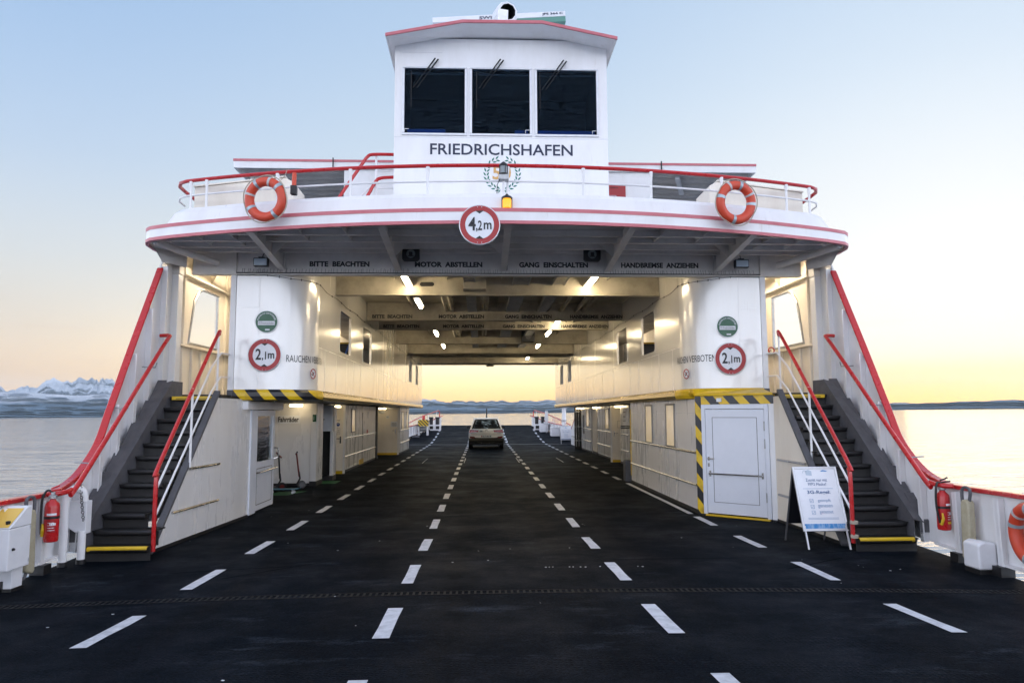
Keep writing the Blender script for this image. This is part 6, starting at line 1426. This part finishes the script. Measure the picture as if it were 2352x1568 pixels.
for k, (x, y) in enumerate(((4.0, 50.6), (4.5, 47.8), (4.9, 45.2))):
    t = thing('deck_box', ('white deck box next to the far right bollard', 'white deck box in the middle of the far right bulwark', 'white deck box nearest to the far notice stand')[k], 'box', (x, y, dz(y)), 'white boxes along the far right bulwark')
    MB().box(x - .28, x + .28, y - .5, y + .5, dz(y), dz(y) + .55).build('body', plastic, t, bevel=.03); MB().box(x - .30, x + .30, y - .52, y + .52, dz(y) + .553, dz(y) + .60).build('lid', plastic, t, bevel=.01)
t = thing('tall_plate', 'narrow white upright plate by the far right railing', 'plate', (4.15, 50, 1)); MB().box(4.05, 4.25, 50.0, 50.05, 1.1, 1.95).build('plate', alu, t); MB().cyl((4.15, 50.03, dz(50)), (4.15, 50.03, 1.1), .03, 6).build('stem', alu, t)

# ------------------------------------------------------------------ lake, shores and mountains (the ship lists a little against the lake)
LIST = Matrix.Rotation(R(-0.27), 4, 'Y')
WATER_Z = -2.2
def watermat():
    m = bpy.data.materials.new('lake_water'); m.use_nodes = True
    t = m.node_tree; b = t.nodes['Principled BSDF']; L = t.links.new
    b.inputs['Base Color'].default_value = (.16, .22, .29, 1); b.inputs['Roughness'].default_value = .07; b.inputs['IOR'].default_value = 1.7
    tcn = t.nodes.new('ShaderNodeTexCoord')
    hs = None
    for sc_, d, det in (((.10, .30, 1), 1.0, 3), ((.5, 1.5, 1), .30, 4), ((.01, .03, 1), 2.0, 2)):
        mp = t.nodes.new('ShaderNodeMapping'); mp.inputs['Scale'].default_value = sc_; mp.inputs['Rotation'].default_value = (0, 0, .35)
        n = t.nodes.new('ShaderNodeTexNoise'); n.inputs['Scale'].default_value = 1; n.inputs['Detail'].default_value = det; n.inputs['Distortion'].default_value = .4
        L(tcn.outputs['Object'], mp.inputs[0]); L(mp.outputs[0], n.inputs['Vector'])
        k = t.nodes.new('ShaderNodeMath'); k.operation = 'MULTIPLY'; k.inputs[1].default_value = d; L(n.outputs[0], k.inputs[0])
        if hs is None: hs = k.outputs[0]
        else:
            a = t.nodes.new('ShaderNodeMath'); L(hs, a.inputs[0]); L(k.outputs[0], a.inputs[1]); hs = a.outputs[0]
    bp = t.nodes.new('ShaderNodeBump'); bp.inputs['Distance'].default_value = .20; bp.inputs['Strength'].default_value = 1.0
    L(hs, bp.inputs['Height']); L(bp.outputs[0], b.inputs['Normal'])
    return m
m = MB(); RW = 15000
m.add([(RW * math.cos(a), RW * math.sin(a), WATER_Z) for a in np.linspace(0, 2 * math.pi, 97)[:-1]], [tuple(range(96))])
w = struct(m.build('lake', watermat())); w.matrix_world = LIST

def fbm(x, seed, oct=6, gain=.5):
    v, a, f = 0.0, 1.0, 1.0
    for o in range(oct):
        xi = math.floor(x * f); fr_ = x * f - xi; fr_ = fr_ * fr_ * (3 - 2 * fr_)
        h = lambda i: (math.sin((i + seed * 57.3 + o * 131.7) * 12.9898) * 43758.5453) % 1.0
        v += a * ((h(xi) * (1 - fr_) + h(xi + 1) * fr_) * 2 - 1); a *= gain; f *= 2
    return v
def pr(x): return R(-2.44) * -1 * 0 + math.atan((x - 1106) / 1640)        # azimuth of a picture column seen from the deck
def hillmat(name, base, snow=None, lo=0, hi=1, patch=.5, sc=.0016):
    m = bpy.data.materials.new(name); m.use_nodes = True
    t = m.node_tree; b = t.nodes['Principled BSDF']; L = t.links.new; b.inputs['Roughness'].default_value = .9; b.inputs['Specular IOR Level'].default_value = .1
    tcn = t.nodes.new('ShaderNodeTexCoord'); n = t.nodes.new('ShaderNodeTexNoise'); n.inputs['Scale'].default_value = sc; n.inputs['Detail'].default_value = 9; n.inputs['Roughness'].default_value = .62
    mp = t.nodes.new('ShaderNodeMapping'); mp.inputs['Scale'].default_value = (1, .6, 2.2); L(tcn.outputs['Object'], mp.inputs[0]); L(mp.outputs[0], n.inputs['Vector'])
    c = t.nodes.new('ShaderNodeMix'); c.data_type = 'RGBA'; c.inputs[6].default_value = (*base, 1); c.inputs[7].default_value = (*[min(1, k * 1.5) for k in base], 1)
    r = t.nodes.new('ShaderNodeMapRange'); r.inputs[1].default_value = .4; r.inputs[2].default_value = .65; L(n.outputs[0], r.inputs[0]); L(r.outputs[0], c.inputs[0]); out = c.outputs[2]
    if snow:
        s = t.nodes.new('ShaderNodeSeparateXYZ'); L(tcn.outputs['Object'], s.inputs[0])
        h = t.nodes.new('ShaderNodeMapRange'); h.inputs[1].default_value = lo; h.inputs[2].default_value = hi; h.clamp = False; L(s.outputs['Z'], h.inputs[0])
        a = t.nodes.new('ShaderNodeMath'); a.operation = 'MULTIPLY_ADD'; a.inputs[1].default_value = patch * 4; L(n.outputs[0], a.inputs[0]); L(h.outputs[0], a.inputs[2])
        q = t.nodes.new('ShaderNodeMapRange'); q.inputs[1].default_value = .5 + patch * 2; q.inputs[2].default_value = .75 + patch * 2; L(a.outputs[0], q.inputs[0])
        x = t.nodes.new('ShaderNodeMix'); x.data_type = 'RGBA'; x.inputs[7].default_value = (*snow, 1); L(out, x.inputs[6]); L(q.outputs[0], x.inputs[0]); out = x.outputs[2]
    L(out, b.inputs['Base Color']); return m
def ridge(name, label, dist, depth, prof, seed, rough_, mm, a0, a1, n=420, rows=14, freq=60):
    """a range of hills as terrain: rises from the shore at `dist` to a crest `depth` behind it, falling away behind"""
    m = MB(); px = [p[0] for p in prof]; pz = [p[1] for p in prof]; V = []
    for j in range(rows + 3):
        f = min(1.0, j / rows); row = []
        for i in range(n + 1):
            az_ = a0 + (a1 - a0) * i / n
            d = dist + depth * (j / rows)
            crest = float(np.interp(math.degrees(az_), px, pz)) / 1640 * (dist + depth) / max(.2, math.cos(az_)) * 1.0
            jag = fbm(az_ * freq, seed, 6, .55) * rough_ + fbm(az_ * freq * 2.3 + j * .35, seed + 3, 5, .6) * rough_ * .55 * math.sin(math.pi * min(1, f)) 
            h = crest * (f ** 1.25) * (1 + jag * (.35 + .65 * f)) if j <= rows else crest * (1 - (j - rows) * .33)
            r_ = d * (1 + .03 * fbm(az_ * 25 + j, seed + 9, 3))
            row.append((r_ * math.sin(az_), r_ * math.cos(az_), WATER_Z - 3 + max(0, h)))
        V.append(row)
    for A, B in zip(V[:-1], V[1:]): m.strip(A, B)
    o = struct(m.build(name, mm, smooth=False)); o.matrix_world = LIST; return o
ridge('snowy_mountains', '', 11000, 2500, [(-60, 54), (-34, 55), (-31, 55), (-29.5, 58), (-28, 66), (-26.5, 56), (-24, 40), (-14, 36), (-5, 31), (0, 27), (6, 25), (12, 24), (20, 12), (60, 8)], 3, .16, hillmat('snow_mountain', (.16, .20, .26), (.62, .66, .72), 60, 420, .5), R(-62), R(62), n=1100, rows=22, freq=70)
ridge('far_hills', '', 7600, 1500, [(-60, 42), (-34, 40), (-28, 40), (-20, 38), (-6, 28), (-2, 25), (2, 20), (5, 19), (9, 25), (14, 22), (18, 14), (25, 6), (60, 4)], 8, .07, hillmat('wooded_hill_haze_tint', (.085, .135, .19), (.60, .63, .68), 60, 230, .42, .004), R(-62), R(62), freq=18)  # base colour lightened and blued to carry some of the haze
ridge('near_shore', '', 5200, 700, [(-60, 16), (-34, 15), (-25, 15), (-10, 10), (0, 8), (12, 8), (25, 9), (30, 10.5), (33, 11), (38, 15), (60, 18)], 14, .14, hillmat('shore_hill_haze_tint', (.075, .12, .165), (.65, .66, .66), 20, 420, .34, .004), R(-62), R(62), freq=30)  # pale blue base again has part of the haze mixed in

# ------------------------------------------------------------------ air
HAZE = 5.2e-5
m = MB(); m.box(-15500, 15500, -15500, 15500, -110, 720)
hz = struct(m.build('haze', []), 'stuff')
hm = bpy.data.materials.new('haze_air'); hm.use_nodes = True; t = hm.node_tree; t.nodes.clear()
o = t.nodes.new('ShaderNodeOutputMaterial'); pv = t.nodes.new('ShaderNodeVolumePrincipled'); pv.inputs['Color'].default_value = (.66, .82, .98, 1); pv.inputs['Anisotropy'].default_value = .62; pv.inputs['Density'].default_value = HAZE
t.links.new(pv.outputs[0], o.inputs['Volume']); hz.data.materials.append(hm)
